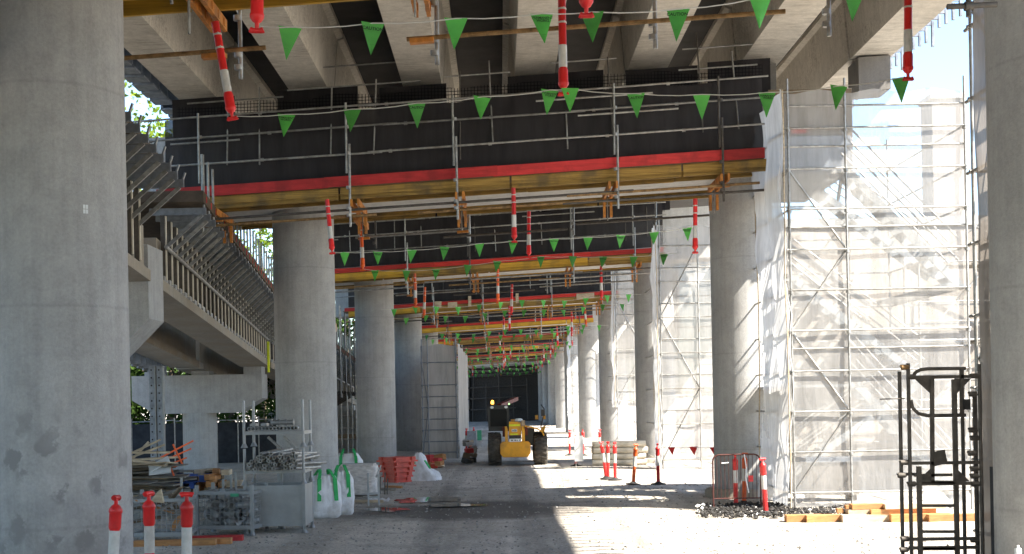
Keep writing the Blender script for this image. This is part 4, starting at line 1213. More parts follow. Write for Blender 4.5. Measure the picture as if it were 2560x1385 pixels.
for i in range(46):
    lay = i // 12; x = .12 + .92 * ((i % 6) + .5) / 6 + rnd.uniform(-.04, .04); y = (.12 if (i % 12) < 6 else .45) + rnd.uniform(-.05, .05); z = .24 + lay * .18 + rnd.uniform(-.03, .03)
    if first is None:
        m = MB(); m.lathe([(.10, -.05), (.10, .02), (.075, .07), (.045, .09), (.045, .14), (.034, .14), (.034, .05)], n=14); m.lathe([(.085, -.05), (.07, -.03), (.05, .04)], n=14)
        first = m.build("base_fitting", "galv_panel", org=(0, 0, 0)); tag(first, "round galvanised base fitting heaped in the wire basket", "fitting", "round fittings heaped in the wire basket"); o = first
    else: o = first.copy(); COL.objects.link(o)
    o.location = inb(x, y, z); o.rotation_euler = (rnd.uniform(-1.8, 1.8), rnd.uniform(-1.5, 1.5), rnd.uniform(0, 6)); o.scale = (rnd.uniform(.9, 1.15),) * 3
m = MB(); q = inb(.80, -.045, .80); m.rbox(q, (.17, .012, .06), (0, 0, -.16)); tag(m.build("name_tag", "green_paint"), "small turquoise tag hooked on the rim of the wire basket", "tag")
R2, p2 = cage(330, 1362, 1.02, .8, .80, .02, "grey wire cage behind the bollards, heaped with broken timber", "galv_panel", zoff=.0, cell=.085)
# posts standing behind the baskets
for i, (u, v, h) in enumerate(((456, 1330, 1.1), (640, 1325, .95), (700, 1322, .9), (706, 1322, 1.2), (560, 1318, 1.0), (580, 1318, 1.1), (592, 1318, 1.15))):
    q = G0(u, v); m = MB(); m.bar((q.x, q.y, q.z), (q.x, q.y, q.z + h), .045, .045); m.lathe([(.07, 0), (.05, .03), (.025, .09)], (q.x, q.y, q.z), 8)
    tag(m.build("stillage_post", "galv_panel"), "slim galvanised post standing behind the wire basket", "post", "galvanised posts behind the wire basket")

# planks, sheets and junk
def plank(u, v, d, L, wd, th, rx, ry, rz, mat, lab, grp=None, name="timber_plank", cat="plank"):
    c = AT(u, v, d); m = MB(); m.rbox((0, 0, 0), (L, wd, th)); 
    o = m.build(name, mat, org=(0, 0, 0)); o.location = c; o.rotation_euler = (rx, ry, rz)
    return tag(o, lab, cat, grp)
rnd = random.Random(21)
GJ = "boards in the untidy stack at left"
lab1 = "weathered board in the untidy stack beside the huge left column"
for i in range(34):
    v = 1250 - i * 2.7; rise = i / 34
    plank(rnd.uniform(330, 395) - rise * 14, v, 30.6 + rnd.uniform(-.6, .6), rnd.uniform(1.1, 2.1), rnd.uniform(.2, .7), rnd.uniform(.02, .05), rnd.uniform(-.1, .1), rnd.uniform(-.03, .10) - rise * .12, rnd.uniform(-.35, .45), rnd.choice(["timber_grey", "timber_grey", "timber_pale", "ply_brown", "timber_grey"]), lab1, GJ)
for (u, v, L, ry, rz) in ((345, 1137, 1.3, -.35, .2), (352, 1122, 1.0, -.42, .1), (338, 1140, .9, -.8, .3), (370, 1131, 1.0, .02, .2), (388, 1146, 1.15, -.03, .5), (362, 1160, 1.2, .05, -.4), (375, 1155, .9, .1, .7)):
    plank(u, v, 30.0, L, .12, .04, .1, ry, rz, "timber_pale", "pale batten sticking out of the top of the untidy stack", "pale battens on the untidy stack", "batten", "batten")
for (u, v, L, ry, rz) in ((440, 1124, .9, -.46, .3), (436, 1140, .85, -.40, .2), (432, 1158, .7, -.36, .1), (420, 1172, .6, -.3, .1), (445, 1137, .55, 1.15, .0), (425, 1165, .5, 1.2, 0)):
    plank(u, v, 30.2, L, .035, .035, 0, ry, rz, "plastic_orange", "thin red orange rod angled out of the untidy stack", "red rods by the untidy stack", "red_rod", "rod")
for (u, v, L, w, ry) in ((398, 1160, .5, .3, -.45), (400, 1176, .5, .3, -.1)):
    plank(u, v, 29.9, L, w, .02, .5, ry, .2, "plate_white", "pale blue grey sheet offcut at the edge of the untidy stack", "pale sheet offcuts on the stack", "sheet_offcut", "sheet")
for u, v, lab in ((470, 1194, "upper"), (445, 1211, "lower")):
    c = AT(u, v, 31.5); R = thing("blue_pallet", c, "blue painted pallet lying on the timber stack, the %s of two" % lab, "pallet", "blue pallets on the timber")
    for x in (-.45, 0, .45): MB().box(x - .06, x + .06, -.5, .5, -.06, .05).build("block_row", "paint_blue", R)
    MB().box(-.55, .55, -.5, .5, .05, .075).build("top_boards", "paint_blue", R); MB().box(-.55, .55, -.5, .5, -.085, -.06).build("bottom_boards", "paint_blue", R)
for i in range(5):
    c = AT(495, 1228 - i * 11.5, 32.4); R = thing("timber_pallet", c, "worn timber pallet in the stack behind the wire basket", "pallet", "timber pallets stacked at left")
    mt = rnd.choice(["timber_grey", "timber_orange", "ply_brown"])
    for x in (-.5, 0, .5): MB().box(x - .05, x + .05, -.5, .5, -.04, .04).build("bearer", mt, R)
    MB().box(-.58, .58, -.5, .5, .04, .065).build("deck_boards", mt, R); R.rotation_euler = (0, 0, rnd.uniform(-.25, .25))
for i in range(32):
    u = 505 + (i % 8) * 12.5 + rnd.uniform(-4, 4); v = 1238 - (i // 8) * 15 + rnd.uniform(-2, 2)
    if i >= 29: v = 1180; u = 515 + (i - 29) * 26
    c = AT(u, v, 31.0 + rnd.uniform(0, 1.2)); m = MB(); m.rbox((0, 0, 0), (rnd.uniform(.11, .2), rnd.uniform(.5, 1.0), rnd.uniform(.09, .17)))
    o = m.build("timber_block", rnd.choice(["timber_orange", "timber_orange", "timber_grey", "timber_pale", "ply_brown"]), org=(0, 0, 0)); o.location = c; o.rotation_euler = (0, 0, rnd.uniform(-.3, .3))
    tag(o, "short sawn timber block in the heap below the ramp column", "block", "sawn timber blocks in the heap")
for i in range(15):
    x = rnd.uniform(.1, .9); m = MB(); m.rbox((0, 0, 0), (rnd.uniform(.4, .9), .09, .03)); o = m.build("broken_timber", rnd.choice(["timber_orange", "timber_grey", "ply_brown"]), org=(0, 0, 0))
    o.location = (p2.x + x, p2.y + rnd.uniform(.1, .6), p2.z + .3 + rnd.uniform(0, .62)); o.rotation_euler = (rnd.uniform(-.4, .4), rnd.uniform(-.6, .6), rnd.uniform(0, 3))
    tag(o, "broken piece of timber heaped in the grey wire cage", "timber", "broken timber in the wire cage")
c = AT(393, 1238, 23.0); m = MB(); m.add([(-.13, 0, -.12), (.1, 0, -.14), (.06, .02, .1), (.10, .05, .15), (-.02, .03, .04), (-.13, .1, -.12), (.1, .12, -.14), (.06, .1, .1)], [(0, 1, 2, 4), (2, 3, 4), (5, 0, 4), (1, 6, 7, 2), (5, 6, 1, 0), (6, 5, 4, 7)])
o = m.build("torn_paper", "timber_pale", org=(0, 0, 0)); o.location = c; tag(o, "torn pale paper sack standing out of the cage behind the middle bollard", "sack")
for (u, v, L, mat, lab) in ((438, 1357, 1.5, "timber_orange", "orange brown plank on the ground in front of the wire cage"), (518, 1352, .9, "timber_orange", "short orange plank end in front of the wire basket"), (535, 1343, 1.1, "board_red", "dark red painted plank on the ground under the wire basket")):
    q = G0(u, v + 8); m = MB(); m.rbox((0, 0, 0), (L, .2, .11)); o = m.build("timber_plank", mat, org=(0, 0, 0)); o.location = (q.x, q.y, q.z + .05); o.rotation_euler = (0, 0, .05); tag(o, lab, "plank")

# bulk bags
def bulk_bag(u, v, w, h, label, rz=0.0, seed=1, straps=True, lean=0.0):
    p = G0(u, v); R = thing("bulk_bag", p, label, "bulk bag", "white bulk bags on the ground", rz)
    m = MB(); n = 28; prof = []
    def fn(a, b):
        t = 2 * pi * a; q = 4.2
        cx, cy = cos(t), sin(t); rr = (abs(cx) ** q + abs(cy) ** q) ** (-1 / q)
        bulge = 1 + .07 * sin(pi * min(1, b * 1.15)) - (.32 * max(0, b - .8) / .2) 
        if b < .06: bulge *= .82 + 3 * b
        wr = .03 * mnoise.noise((cx * 2 + seed, cy * 2, b * 4)) + .015 * mnoise.noise((cx * 6 + seed, cy * 6, b * 9)) + (.012 * sin(t * 17 + seed) * (b if b > .5 else .2))
        return (cx * rr * w / 2 * bulge + wr * cx + lean * b * b, cy * rr * w / 2 * bulge + wr * cy, h * (b + .03 * mnoise.noise((cx * 2, cy * 2 + seed, 3)) * b))
    m.grid(fn, 56, 24)
    m.build("sack", "bag_white", R)
    q = MB(); q.lathe([(w * .30, h * .985), (w * .2, h * 1.0), (0, h * 1.02)], n=16); q.build("top_cover", "bag_white", R)
    if straps:
        for sx in (-.3, .3):
            for sy in (-.53, .53):
                s = MB(); x = sx * w; y = sy * w * 1.04; s.hexa([(x - .045 + lean * b * .7, y + dy - (0 if b < .6 else .0), h * b) for b in (.42, .93) for dx, dy in ((0, 0),) * 1 for _ in (0,)] if False else
                    [(x - .045, y - .006, h * .42), (x + .045, y - .006, h * .42), (x + .045, y + .008, h * .42), (x - .045, y + .008, h * .42), (x * .9 - .045 + lean * .6, y * .90 - .014, h * .94), (x * .9 + .045 + lean * .6, y * .90 - .014, h * .94), (x * .9 + .045 + lean * .6, y * .9 + .03, h * .94), (x * .9 - .045 + lean * .6, y * .9 + .03, h * .94)])
                s.build("strap", "strap_green", R)
            arc = [Vector((sx * w * .9 + lean + .25 * sin(i / 8 * pi) * (-sx), (i / 8 - .5) * w * .95, h * .94 + .20 * sin(i / 8 * pi))) for i in range(9)]
            s = MB()
            for a, b in zip(arc[:-1], arc[1:]): s.bar(a, b, .07, .015)
            s.build("lifting_loop", "strap_green", R)
    return R
bulk_bag(812, 1292, .66, .96, "white bulk bag with green straps, nearest the galvanised box stillage", .35, 1)
bulk_bag(855, 1284, .54, 1.02, "white bulk bag with green straps, right of the nearest one", .15, 2)
bulk_bag(873, 1228, .8, 1.1, "dirty white bulk bag with green loops standing behind the front two", .1, 4)
bulk_bag(800, 1222, .8, .9, "white bulk bag half hidden behind the tube rack", .3, 5)
# slumped bag
p = G0(1056, 1200)
R = thing("bulk_bag", p, "slumped white bulk bag with green straps lying beside the red plastic blocks", "bulk bag", "white bulk bags on the ground")
def fn(a, b):
    t = 2 * pi * a; hh = .92 * (1 - b) ** .85; r = .07 + .56 * b
    x = cos(t) * r * .98 - .12 * (1 - b); y = sin(t) * r * .7
    k = .05 * mnoise.noise((cos(t) * 2, sin(t) * 2, b * 3)) + .03 * mnoise.noise((cos(t) * 5, sin(t) * 5, b * 6))
    return (x + k * cos(t) * 2, y + k, max(-.03, hh - .06 * sin(b * 3) + k))
MB().grid(fn, 40, 16).build("sack", "bag_white", R)
for a, b in (((-.42, -.42, .32), (-.22, -.2, .62)), ((.12, -.36, .68), (.3, -.46, .42))): MB().bar((a[0], a[1] - .06, a[2]), (b[0], b[1] - .12, b[2]), .08, .02).build("strap", "strap_green", R)

# red interlocking plastic blocks
p = G0(992, 1209)
for i in range(5):
    w = .66 + .075 * i; R = thing("plastic_block", (p.x, p.y + .3, p.z + i * .165), "red ribbed plastic barrier block in the leaning stack, %s from the ground" % ["lowest", "second", "third", "fourth", "topmost"][i], "barrier block", "stack of red plastic blocks", .72 + .03 * (i % 2))
    m = MB(); m.box(-w / 2, w / 2, -w / 2, w / 2, .0, .055); m.build("base_flange", "barrier_red", R)
    m = MB(); m.box(-w / 2 * .86, w / 2 * .86, -w / 2 * .86, w / 2 * .86, .055, .155); m.build("core", "barrier_red", R)
    m = MB()
    for sx in (-1, 1):
        for q in (-.33, .33): m.box(w * q - .07, w * q + .07, sx * w / 2 * .86 - .05, sx * w / 2 * .86 + .05, .055, .16); m.box(sx * w / 2 * .86 - .05, sx * w / 2 * .86 + .05, w * q - .07, w * q + .07, .055, .16)
    m.build("lugs", "barrier_red", R)["kind"] = "stuff"

# wrapped pallet load and the frame in front of it
p = G0(898, 1246)
R = thing("wrapped_load", p, "film wrapped load of bags on a timber pallet, right of the bulk bags", "pallet load")
for x in (-.45, 0, .45): MB().box(x - .05, x + .05, -.4, .5, 0, .1).build("bearer", "timber_grey", R)
MB().box(-.55, .55, -.45, .55, .1, .14).build("deck_boards", "timber_grey", R)
def fn(a, b):
    t = 2 * pi * a; cx, cy = cos(t), sin(t); rr = (abs(cx) ** 8 + abs(cy) ** 8) ** (-1 / 8); k = .03 * mnoise.noise((cx * 3, cy * 3, b * 7)) - (.12 if b > .97 else 0)
    return (cx * rr * (.5 + k), cy * rr * (.48 + k), .14 + .82 * b)
m = MB(); m.grid(fn, 48, 14); m.box(-.44, .44, -.42, .42, .9, .955); m.build("film", "wrap_film", R)
p = G0(932, 1262)
R = thing("end_frame", p, "short galvanised end frame standing in front of the wrapped load", "frame", None, .3)
for x in (-.11, .16): MB().bar((x, 0, 0), (x, 0, .82 if x < 0 else .78), .045, .045).build("post", "galv_panel", R)
for z in (.2, .3): MB().bar((-.11, 0, z), (.16, 0, z), .04, .05).build("crossbar", "galv_panel", R)
MB().tube((.1, .02, .7), (.25, .1, 1.0), .02, 6).build("loose_rod", "tube_galv", R)
for i, (u, v, L, mt) in enumerate(((905, 1258, 1.1, "timber_pale"), (912, 1250, 1.0, "timber_grey"), (960, 1228, .7, "timber_grey"), (985, 1222, .5, "timber_orange"))):
    q = G0(u, v); m = MB(); m.rbox((0, 0, 0), (L, .2, .06)); o = m.build("timber_plank", mt, org=(0, 0, 0)); o.location = (q.x, q.y, q.z + .05); o.rotation_euler = (0, .05, .2 - .1 * i); tag(o, ["pale plank on the ground before the wrapped load", "grey plank on the ground under the wrapped load", "grey plank lying left of the red plastic blocks", "orange plank end at the foot of the red plastic blocks"][i], "plank")
for i, (u, h) in enumerate(((950, .5), (962, .62), (968, .45))):
    q = G0(u, 1236); tag(MB().tube((q.x, q.y, q.z), (q.x + .02, q.y, q.z + h), .02, 6).build("steel_pin", "tube_dark"), "short dark steel pin standing upright near the red blocks", "pin", "steel pins near the red blocks")
q = G0(948, 1254)
def fn(a, b): return (q.x + (a - .5) * .55, q.y + (b - .5) * .7, q.z + .02 + .10 * abs(mnoise.noise((a * 5, b * 5, 1))) + .25 * max(0, .3 - a) * (1 - b))
tag(MB().grid(fn, 10, 8).build("plastic_wrap", "bag_white"), "crumpled white plastic wrap on the ground beside the galvanised frame", "wrap")

# small junk by the left sheeted tower
rnd = random.Random(33)
for i in range(9):
    q = G0(rnd.uniform(1074, 1112), rnd.uniform(1160, 1174)); m = MB(); m.rbox((0, 0, 0), (rnd.uniform(.2, .5), .25, rnd.uniform(.12, .3))); o = m.build("scrap_piece", rnd.choice(["barrier_red", "timber_pale", "timber_orange", "board_red"]), org=(0, 0, 0))
    o.location = (q.x, q.y, q.z + .1 + .13 * (i // 3)); o.rotation_euler = (rnd.uniform(-.2, .2), rnd.uniform(-.2, .2), rnd.uniform(0, 3)); tag(o, "red brown scrap piece heaped at the foot of the left sheeted tower", "scrap", "scrap heap by the left tower")
for i in range(12):
    q = G0(rnd.uniform(1164, 1184), rnd.uniform(1140, 1158)); m = MB(); m.rbox((0, 0, 0), (rnd.uniform(.2, .45), .3, rnd.uniform(.15, .3))); o = m.build("scrap_piece", rnd.choice(["ply_brown", "board_red", "rubble_dark", "timber_grey"]), org=(0, 0, 0))
    o.location = (q.x, q.y, q.z + .1 + .22 * (i // 3)); o.rotation_euler = (rnd.uniform(-.3, .3), rnd.uniform(-.3, .3), rnd.uniform(0, 3)); tag(o, "dark scrap piece stacked at the right corner of the left tower", "scrap", "dark scrap stacked by the tower corner")
def sign(u, v, w, h, mat, lab, ht):
    q = G0(u, v); R = thing("site_sign", q, lab, "sign")
    MB().box(-w / 2, w / 2, -.015, .015, ht - h, ht).build("board", mat, R)
    for x in (-w * .35, w * .35): MB().tube((x, .03, 0), (x, .03, ht), .02, 6).build("leg", "tube_galv", R)
sign(1180, 1128, .5, .9, "steel_blue_grey", "blue grey sign board among the far bollards left of the telehandler", 1.1)
sign(1199, 1116, .26, .6, "green_paint", "small green sign board behind the telehandler's left wheel", 1.0)
sign(1448, 1166, .34, 1.0, "plate_white", "white and green sign board standing in the sunlit strip", 1.2)
q = G0(1176, 1128); tag(MB().lathe([(.22, 0), (.22, .05), (.14, .06), (.03, .72)], q, 14).build("traffic_cone", "plastic_orange"), "orange traffic cone among the far bollards left of the telehandler", "cone")

# ------------------------------------------------------------------ right hand side, sunlit strip
p = G0(1482, 1166)
k = 0
for r_, n in enumerate((4, 4, 4, 3)):
    for j in range(n):
        z = .12 + r_ * .235; m = MB(); m.tube((0, 0, 0), (2.0 + .05 * ((j + r_) % 3), 0, 0), .115, 16, hollow=False)
        o = m.build("pipe", "pipe_cream", org=(0, 0, 0)); o.location = (p.x + .03 * ((j * 3 + r_) % 4), p.y + .1 + j * .235, p.z + z); o.rotation_euler = (0, 0, -.03)
        tag(o, "cream pipe lying in the stack behind the right hand bollards", "pipe", "cream pipes in the stack")
for x in (.15, 1.8):
    tag(MB().box(p.x + x, p.x + x + .09, p.y - .1, p.y + 1.0, p.z - .03, p.z + .02).build("pipe_dunnage", "timber_grey"), "timber bearer under the %s end of the cream pipes" % ("left" if x < 1 else "right"), "timber")

def crowd_barrier():
    q = G0(1784, 1276); D = q.y; k = D / F; w = 119 * k; h = 1.27
    R = thing("crowd_barrier", q, "dark red crowd control barrier in front of the dappled right column", "barrier")
    r = .15; pts = [Vector((0, 0, 0)), Vector((0, 0, h - r))] + [Vector((r - r * cos(a), 0, h - r + r * sin(a))) for a in (.4, .8, 1.2)] + [Vector((r, 0, h)), Vector((w - r, 0, h))] + [Vector((w - r + r * sin(a), 0, h - r + r * cos(a))) for a in (.4, .8, 1.2)] + [Vector((w, 0, h - r)), Vector((w, 0, 0))]
    MB().path(pts, .019, 8).build("frame", "barrier_shaded", R)
    MB().tube((0, 0, .28), (w, 0, .28), .016, 6).build("bottom_rail", "barrier_shaded", R)
    for i in range(1, 12): x = w * i / 12; MB().tube((x, 0, .28), (x, 0, h), .007, 5).build("infill_bar", "barrier_shaded", R)
    for x in (0, w): MB().bar((x, -.25, .02), (x, .25, .02), .03, .03).build("foot", "barrier_shaded", R)
    MB().bar((w * .74, -.02, .72), (w * .84, -.02, .72), .02, .14).build("red_tag", "board_red", R)
    MB().tube((w * .18, -.03, 1.08), (w * .33, -.03, 1.09), .012, 5).build("hook", "plate_white", R)
    MB().path([(w * .66, -.03, 1.27), (w * .70, -.04, .95), (w * .68, -.03, .75), (w * .74, -.03, .4)], .014, 5).build("tape_tail", "bag_white", R)
crowd_barrier()
# sawn timber lying before the big scaffold
GT = "sawn timber pieces before the big scaffold"
for i, (u, v, L, th, mt, lab) in enumerate(((2010, 1300, .75, .14, "timber_orange", "thick orange timber lying at the left end before the big scaffold"), (2085, 1300, 1.15, .14, "timber_orange", "long orange timber lying before the big scaffold"), (2180, 1300, 1.25, .15, "timber_pale", "weathered timber with a slanted end before the big scaffold"), (2300, 1298, 1.2, .15, "timber_orange", "orange timber lying behind the ladder gate"), (2400, 1298, 1.3, .14, "timber_orange", "orange timber lying at the far right behind the gate"),
                                            (2190, 1286, 1.1, .10, "timber_pale", "pale timber laid across on the second layer of the row"), (2260, 1286, 1.3, .10, "timber_orange", "orange timber on the second layer behind the gate"), (2190, 1277, .95, .10, "timber_orange", "uppermost orange timber on the row before the scaffold"), (2290, 1277, 1.2, .1, "timber_pale", "uppermost pale timber behind the ladder gate"))):
    q = G0(u, 1302); m = MB(); m.rbox((0, 0, 0), (L, .25, th)); o = m.build("sawn_timber", mt, org=(0, 0, 0)); o.location = (q.x, q.y + .12 * (i > 4), q.z + th / 2 + (.145 if i in (5, 6) else .25 if i > 6 else 0)); o.rotation_euler = (0, 0, rnd.uniform(-.03, .03)); tag(o, lab, "timber", GT)
for u, v, lab in ((2128, 1282, "upper small yellow block on the dark rubble before the scaffold"), (2106, 1290, "lower small yellow block on the dark rubble before the scaffold")):
    q = G0(u, 1298); m = MB(); m.rbox((0, 0, 0), (.13, .13, .09)); o = m.build("timber_block", "timber_orange", org=(0, 0, 0)); o.location = (q.x, q.y + .2, q.z + (.24 if v < 1285 else .17)); tag(o, lab, "block")
# dark rubble with white stones round the column foot
rnd = random.Random(8)
def rubble():
    m = MB(); s = MB()
    for i in range(2200):
        u = rnd.uniform(1745, 2160) if i % 3 else rnd.uniform(1745, 1960); v = rnd.uniform(1268, 1296)
        q = G0(u, v); r = rnd.choice((.012, .018, .025, .045)) * rnd.uniform(.7, 1.3)
        tgt = s if rnd.random() < .035 else m
        c = q + Vector((0, rnd.uniform(-.3, .3), r * .4 + rnd.random() * .10)); a = rnd.random() * 6
        vs = [c + Vector((r * cos(a + k * 1.57) * rnd.uniform(.7, 1.3), r * sin(a + k * 1.57) * rnd.uniform(.7, 1.3), rnd.uniform(-.3, .3) * r)) for k in range(4)] + [c + Vector((0, 0, r * .8)), c - Vector((0, 0, r * .8))]
        tgt.add(vs, [(0, 1, 4), (1, 2, 4), (2, 3, 4), (3, 0, 4), (1, 0, 5), (2, 1, 5), (3, 2, 5), (0, 3, 5)])
    tag(m.build("dark_rubble", "rubble_shaded", org=(0, 0, 0)), "dark broken rubble heaped along the foot of the barrier and big scaffold", "rubble", kind="stuff")
    tag(s.build("white_stones", "plate_white", org=(0, 0, 0)), "white stones lying in the dark rubble by the crowd barrier", "stones", kind="stuff")
rubble()
# work bench and crates inside the big scaffold
q = AT(2075, 1180, 31.2)
R = thing("site_box", (q.x, 31.2, gz(q.x, 31.2)), "grey site tool box seen dimly through the big scaffold's sheeting", "tool box")
MB().box(-.62, .62, -.3, .3, .15, .95).build("body", "tube_dark", R); MB().box(-.66, .66, -.34, .34, .95, 1.05).build("lid", "steel_blue_grey", R)
for x in (-.5, .5): MB().box(x - .06, x + .06, -.3, .3, 0, .15).build("skid", "tube_dark", R)
# crossing tubes at the top right corner
q = AT(2430, 16, 13.2)
R = thing("tube_cross", q, "dark tube and coupler crossing in front of the right column at the top right corner", "tube")
MB().tube(AT(2368, 17, 13.2), AT(2492, 11, 13.2), .03, 8).build("horizontal_tube", "tube_dark", R, True)
MB().tube(AT(2420, -60, 13.2), AT(2422, 42, 13.2), .03, 8).build("vertical_tube", "tube_dark", R, True)
MB().tube(AT(2412, 16, 13.2), AT(2432, 15, 13.2), .05, 8).build("coupler", "tube_dark", R, True)
# ------------------------------------------------------------------ telehandler
def telehandler():
    q = Vector((.70, 52.9, 0)); q.z = gz(q.x, q.y)
    R = thing("telehandler", q, "yellow telehandler with a black cab and lit amber beacon, seen from behind in the corridor", "telehandler")
    def wheel(x, y, r=.65, w=.56):
        W_ = bpy.data.objects.new("wheel", None); W_.empty_display_size = .1; COL.objects.link(W_); W_.parent = R; W_.location = (x, y, r)
        m = MB(); n = 36
        prof = [(r * .55, -w * .48), (r * .82, -w * .5), (r * .95, -w * .44), (r, -w * .25), (r, w * .25), (r * .95, w * .44), (r * .82, w * .5), (r * .55, w * .48)]
        vs = [(z, a * cos(2 * pi * i / n), a * sin(2 * pi * i / n)) for a, z in prof for i in range(n)]
        m.add(vs, [(k * n + i, k * n + (i + 1) % n, (k + 1) * n + (i + 1) % n, (k + 1) * n + i) for k in range(7) for i in range(n)], True)
        for i in range(22):      # chevron lugs
            a = 2 * pi * i / 22
            for s in (-1, 1):
                b = a + (.14 if s > 0 else 0)
                p0 = Vector((s * .02, (r + .012) * cos(b), (r + .012) * sin(b))); p1 = Vector((s * w * .47, (r - .01) * cos(b + .16), (r - .01) * sin(b + .16)))
                m.bar(p0, p1, .05, .05)
        m.build("tyre", "tyre_dusty", W_)
        m = MB(); s = 1 if x > 0 else -1
        m.tube((-w * .46, 0, 0), (w * .46, 0, 0), r * .55, 20); m.tube((s * w * .4, 0, 0), (s * w * .52, 0, 0), r * .25, 12); m.build("rim", "machine_yellow", W_)
    for x in (-.95, .95): wheel(x, .62); 
    for x in (-.98, .98): wheel(x, 3.55)
    def part(nm, mt): return lambda m: m.build(nm, mt, R)
    # counterweight, rounded ends
    m = MB(); poly = []
    ch = [(-.73, .52), (-.62, .36), (.40, .36), (.52, .52), (.52, .90), (.44, 1.0), (-.62, 1.0), (-.73, .90)]
    m.prism(ch, -.12, .42); m.prism([(x * .94 - .006, .68 + (z - .68) * .9) for x, z in ch], -.17, -.12); part("counterweight", "machine_yellow")(m)
    m = MB(); m.box(-.50, .35, .1, 4.2, .42, .85); part("chassis", "machine_black")(m)
    # boom rear pillars and engine hatch
    for x in (-.46, .24):
        m = MB(); m.prism([(x - .06, .95), (x + .06, .95), (x + .06, 1.5), (x + .02, 1.62), (x - .06, 1.62)], -.10, .5); part("pillar", "machine_yellow")(m)
    m = MB(); m.prism([(-.36, 1.26), (.14, 1.26), (.18, 1.5), (.12, 1.78), (-.34, 1.82)], -.02, .4); part("boom_tail", "machine_yellow")(m)
    m = MB(); m.box(-.34, .10, -.034, -.022, 1.63, 1.71); part("reflective_strip", "lime_tape")(m)
    m = MB(); m.box(-.30, .02, -.034, -.022, 1.27, 1.33); part("reflective_strip", "lime_tape")(m)
    m = MB(); m.box(-.24, -.02, -.03, -.022, 1.40, 1.51); o = m.build("model_patch", "plate_white", R)
    t = bpy.data.objects.new("lettering", text_mesh("A38", .11)); COL.objects.link(t); t.parent = o; t.location = (-.13, -.034, 1.415)
    m = MB(); m.box(-.35, .15, .0, .4, 1.08, 1.27); part("radiator", "machine_black")(m)
    m = MB(); m.box(-.34, .13, -.14, -.12, .99, 1.12); o = m.build("number_plate", "plate_white", R)
    m = MB(); 
    for x, w in ((-.27, .07), (-.13, .05), (-.04, .03), (.07, .04)): m.box(x, x + w, -.148, -.141, 1.035, 1.08)
    m.build("plate_marks", "ink_black", o)["kind"] = "stuff"
    # cab
    m = MB(); P = [(-1.20, 1.42), (-.35, 1.42), (-.31, 2.2), (-.36, 2.44), (-.5, 2.5), (-1.1, 2.5), (-1.24, 2.42)]
    m.prism(P, .95, 2.7); part("cab", "machine_black")(m)
    m = MB(); m.prism([(-1.12, 1.62), (-.44, 1.62), (-.41, 2.2), (-.46, 2.34), (-1.12, 2.34)], .935, .948); part("rear_window", "cab_glass")(m)
    for x in (-1.04, -.45):
        m = MB(); m.lathe([(0, -.02), (.07, -.01), (.075, 0.02)], n=14)
        o = m.build("work_lamp", "plate_white", R); o.location = (x, .92, 2.42); o.rotation_euler = (pi / 2, 0, 0); o.scale = (1, .7, 1)
    m = MB(); m.tube((-1.02, 1.3, 2.5), (-1.02, 1.3, 2.56), .05, 10); part("beacon_base", "machine_black")(m)
    m = MB(); m.lathe([(.055, 0), (.06, .05), (.05, .13), (.02, .16)], (-1.02, 1.3, 2.56), 14); part("beacon", "lamp_amber")(m)
    m = MB(); m.lathe([(.03, 0), (.035, .03), (.01, .07)], (-.32, 1.2, 2.52), 10); part("green_lamp", "lamp_green")(m)
    # boom, with a red beam ahead of the cab
    m = MB(); m.bar((-.1, .4, 1.6), (-.1, 3.2, 1.72), .3, .32); part("boom", "machine_yellow")(m)
    m = MB(); m.bar((-.72, 3.0, 2.48), (.02, 4.4, 2.78), .22, .16); part("red_beam", "machine_red")(m)  # red beam of another machine behind, built in as boom part
    # right side fender, engine pod, mirrors
    m = MB(); arc = [(.30, 1.62), (.62, 1.56), (.86, 1.48), (1.02, 1.38), (1.09, 1.22)]
    for (x0, z0), (x1, z1) in zip(arc[:-1], arc[1:]): m.bar((x0, .62, z0), (x1, .62, z1), 1.2, .05)
    part("fender", "machine_yellow")(m)
    m = MB(); m.box(.30, .72, .7, 2.9, .8, 1.5); part("engine_pod", "machine_black")(m)
    m = MB(); m.box(-.62, -.52, .05, .3, 1.2, 1.6); part("tail_lamp", "machine_red")(m)
    m = MB(); m.box(.32, .42, .05, .3, 1.25, 1.62); part("tail_lamp", "machine_red")(m)
    m = MB(); m.lathe([(.15, 0), (.17, .08), (.1, .12)], (.06, .5, 1.82), 14); part("filler_cap", "plate_white")(m)
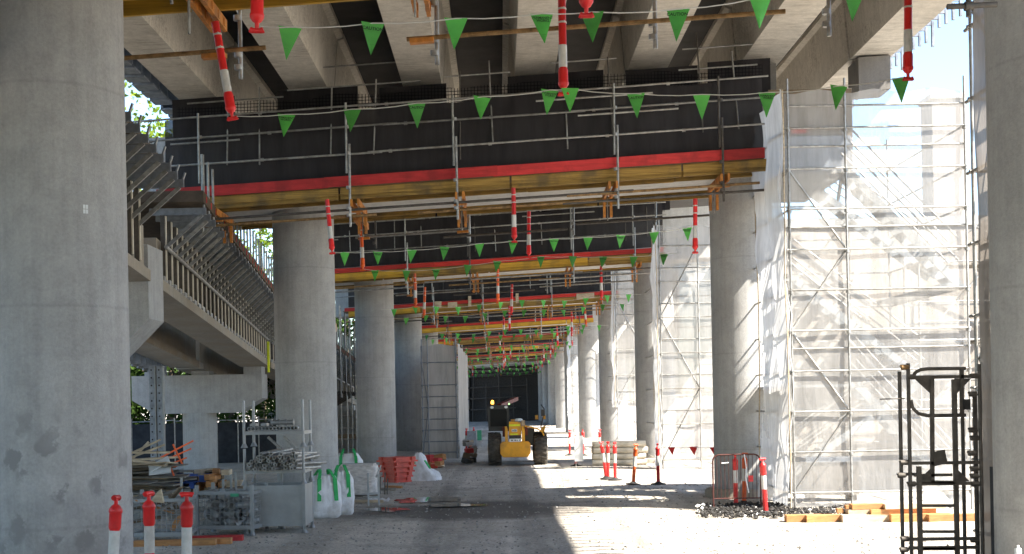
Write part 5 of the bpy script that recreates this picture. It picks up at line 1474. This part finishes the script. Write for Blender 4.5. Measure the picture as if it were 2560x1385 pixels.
    m = MB(); m.box(.16, .32, .2, .6, 1.5, 1.86); part("hose_guard", "timber_pale")(m)
    m = MB(); m.prism([(1.06, 1.36), (1.2, 1.3), (1.28, 1.6), (1.06, 1.5)], 3.0, 3.1); part("side_plate", "machine_yellow")(m)
    m = MB(); m.path([(1.05, 3.0, 1.5), (1.16, 3.0, 1.9), (1.22, 3.0, 2.3), (1.08, 3.0, 2.5)], .03, 6); part("mirror_arm", "machine_black")(m)
    m = MB(); m.box(1.08, 1.24, 2.96, 3.04, 2.0, 2.28); part("mirror", "machine_black")(m)
    for x in (.88, 1.2):
        m = MB(); m.box(x - .06, x + .07, 2.98, 3.06, 1.86, 2.04); part("marker_lamp", "machine_yellow")(m)
telehandler()
# ------------------------------------------------------------------ light
AZ = radians(28)                      # the sun stands to the right, a little behind the camera
EL = math.atan(1.215 * cos(AZ))
sd = Vector((cos(AZ) * cos(EL), -sin(AZ) * cos(EL), sin(EL)))
sun = bpy.data.lights.new("sun", 'SUN'); sun.energy = 3.35; sun.angle = radians(.53); sun.color = (1, .93, .82)
so = bpy.data.objects.new("sun", sun); COL.objects.link(so)
so.rotation_euler = sd.to_track_quat('Z', 'Y').to_euler(); so.location = (30, -10, 40)
w = bpy.data.worlds.new("World"); sc.world = w; w.use_nodes = True
nt = w.node_tree
sky = nt.nodes.new("ShaderNodeTexSky"); sky.sky_type = 'NISHITA'; sky.sun_disc = False
sky.sun_elevation = EL; sky.sun_rotation = math.atan2(sd.x, sd.y)
sky.air_density = 1.0; sky.dust_density = .3; sky.ozone_density = 2.6
bg = nt.nodes["Background"]; bg.inputs[1].default_value = .07
nt.links.new(sky.outputs[0], bg.inputs[0])
sc.view_settings.view_transform = 'Standard'; sc.view_settings.look = 'None'
sc.view_settings.exposure = 2.75; sc.view_settings.gamma = 1
sc.cycles.max_bounces = 8; sc.cycles.diffuse_bounces = 5; sc.cycles.glossy_bounces = 3
sc.cycles.transmission_bounces = 4; sc.cycles.transparent_max_bounces = 16
sc.cycles.use_denoising = True
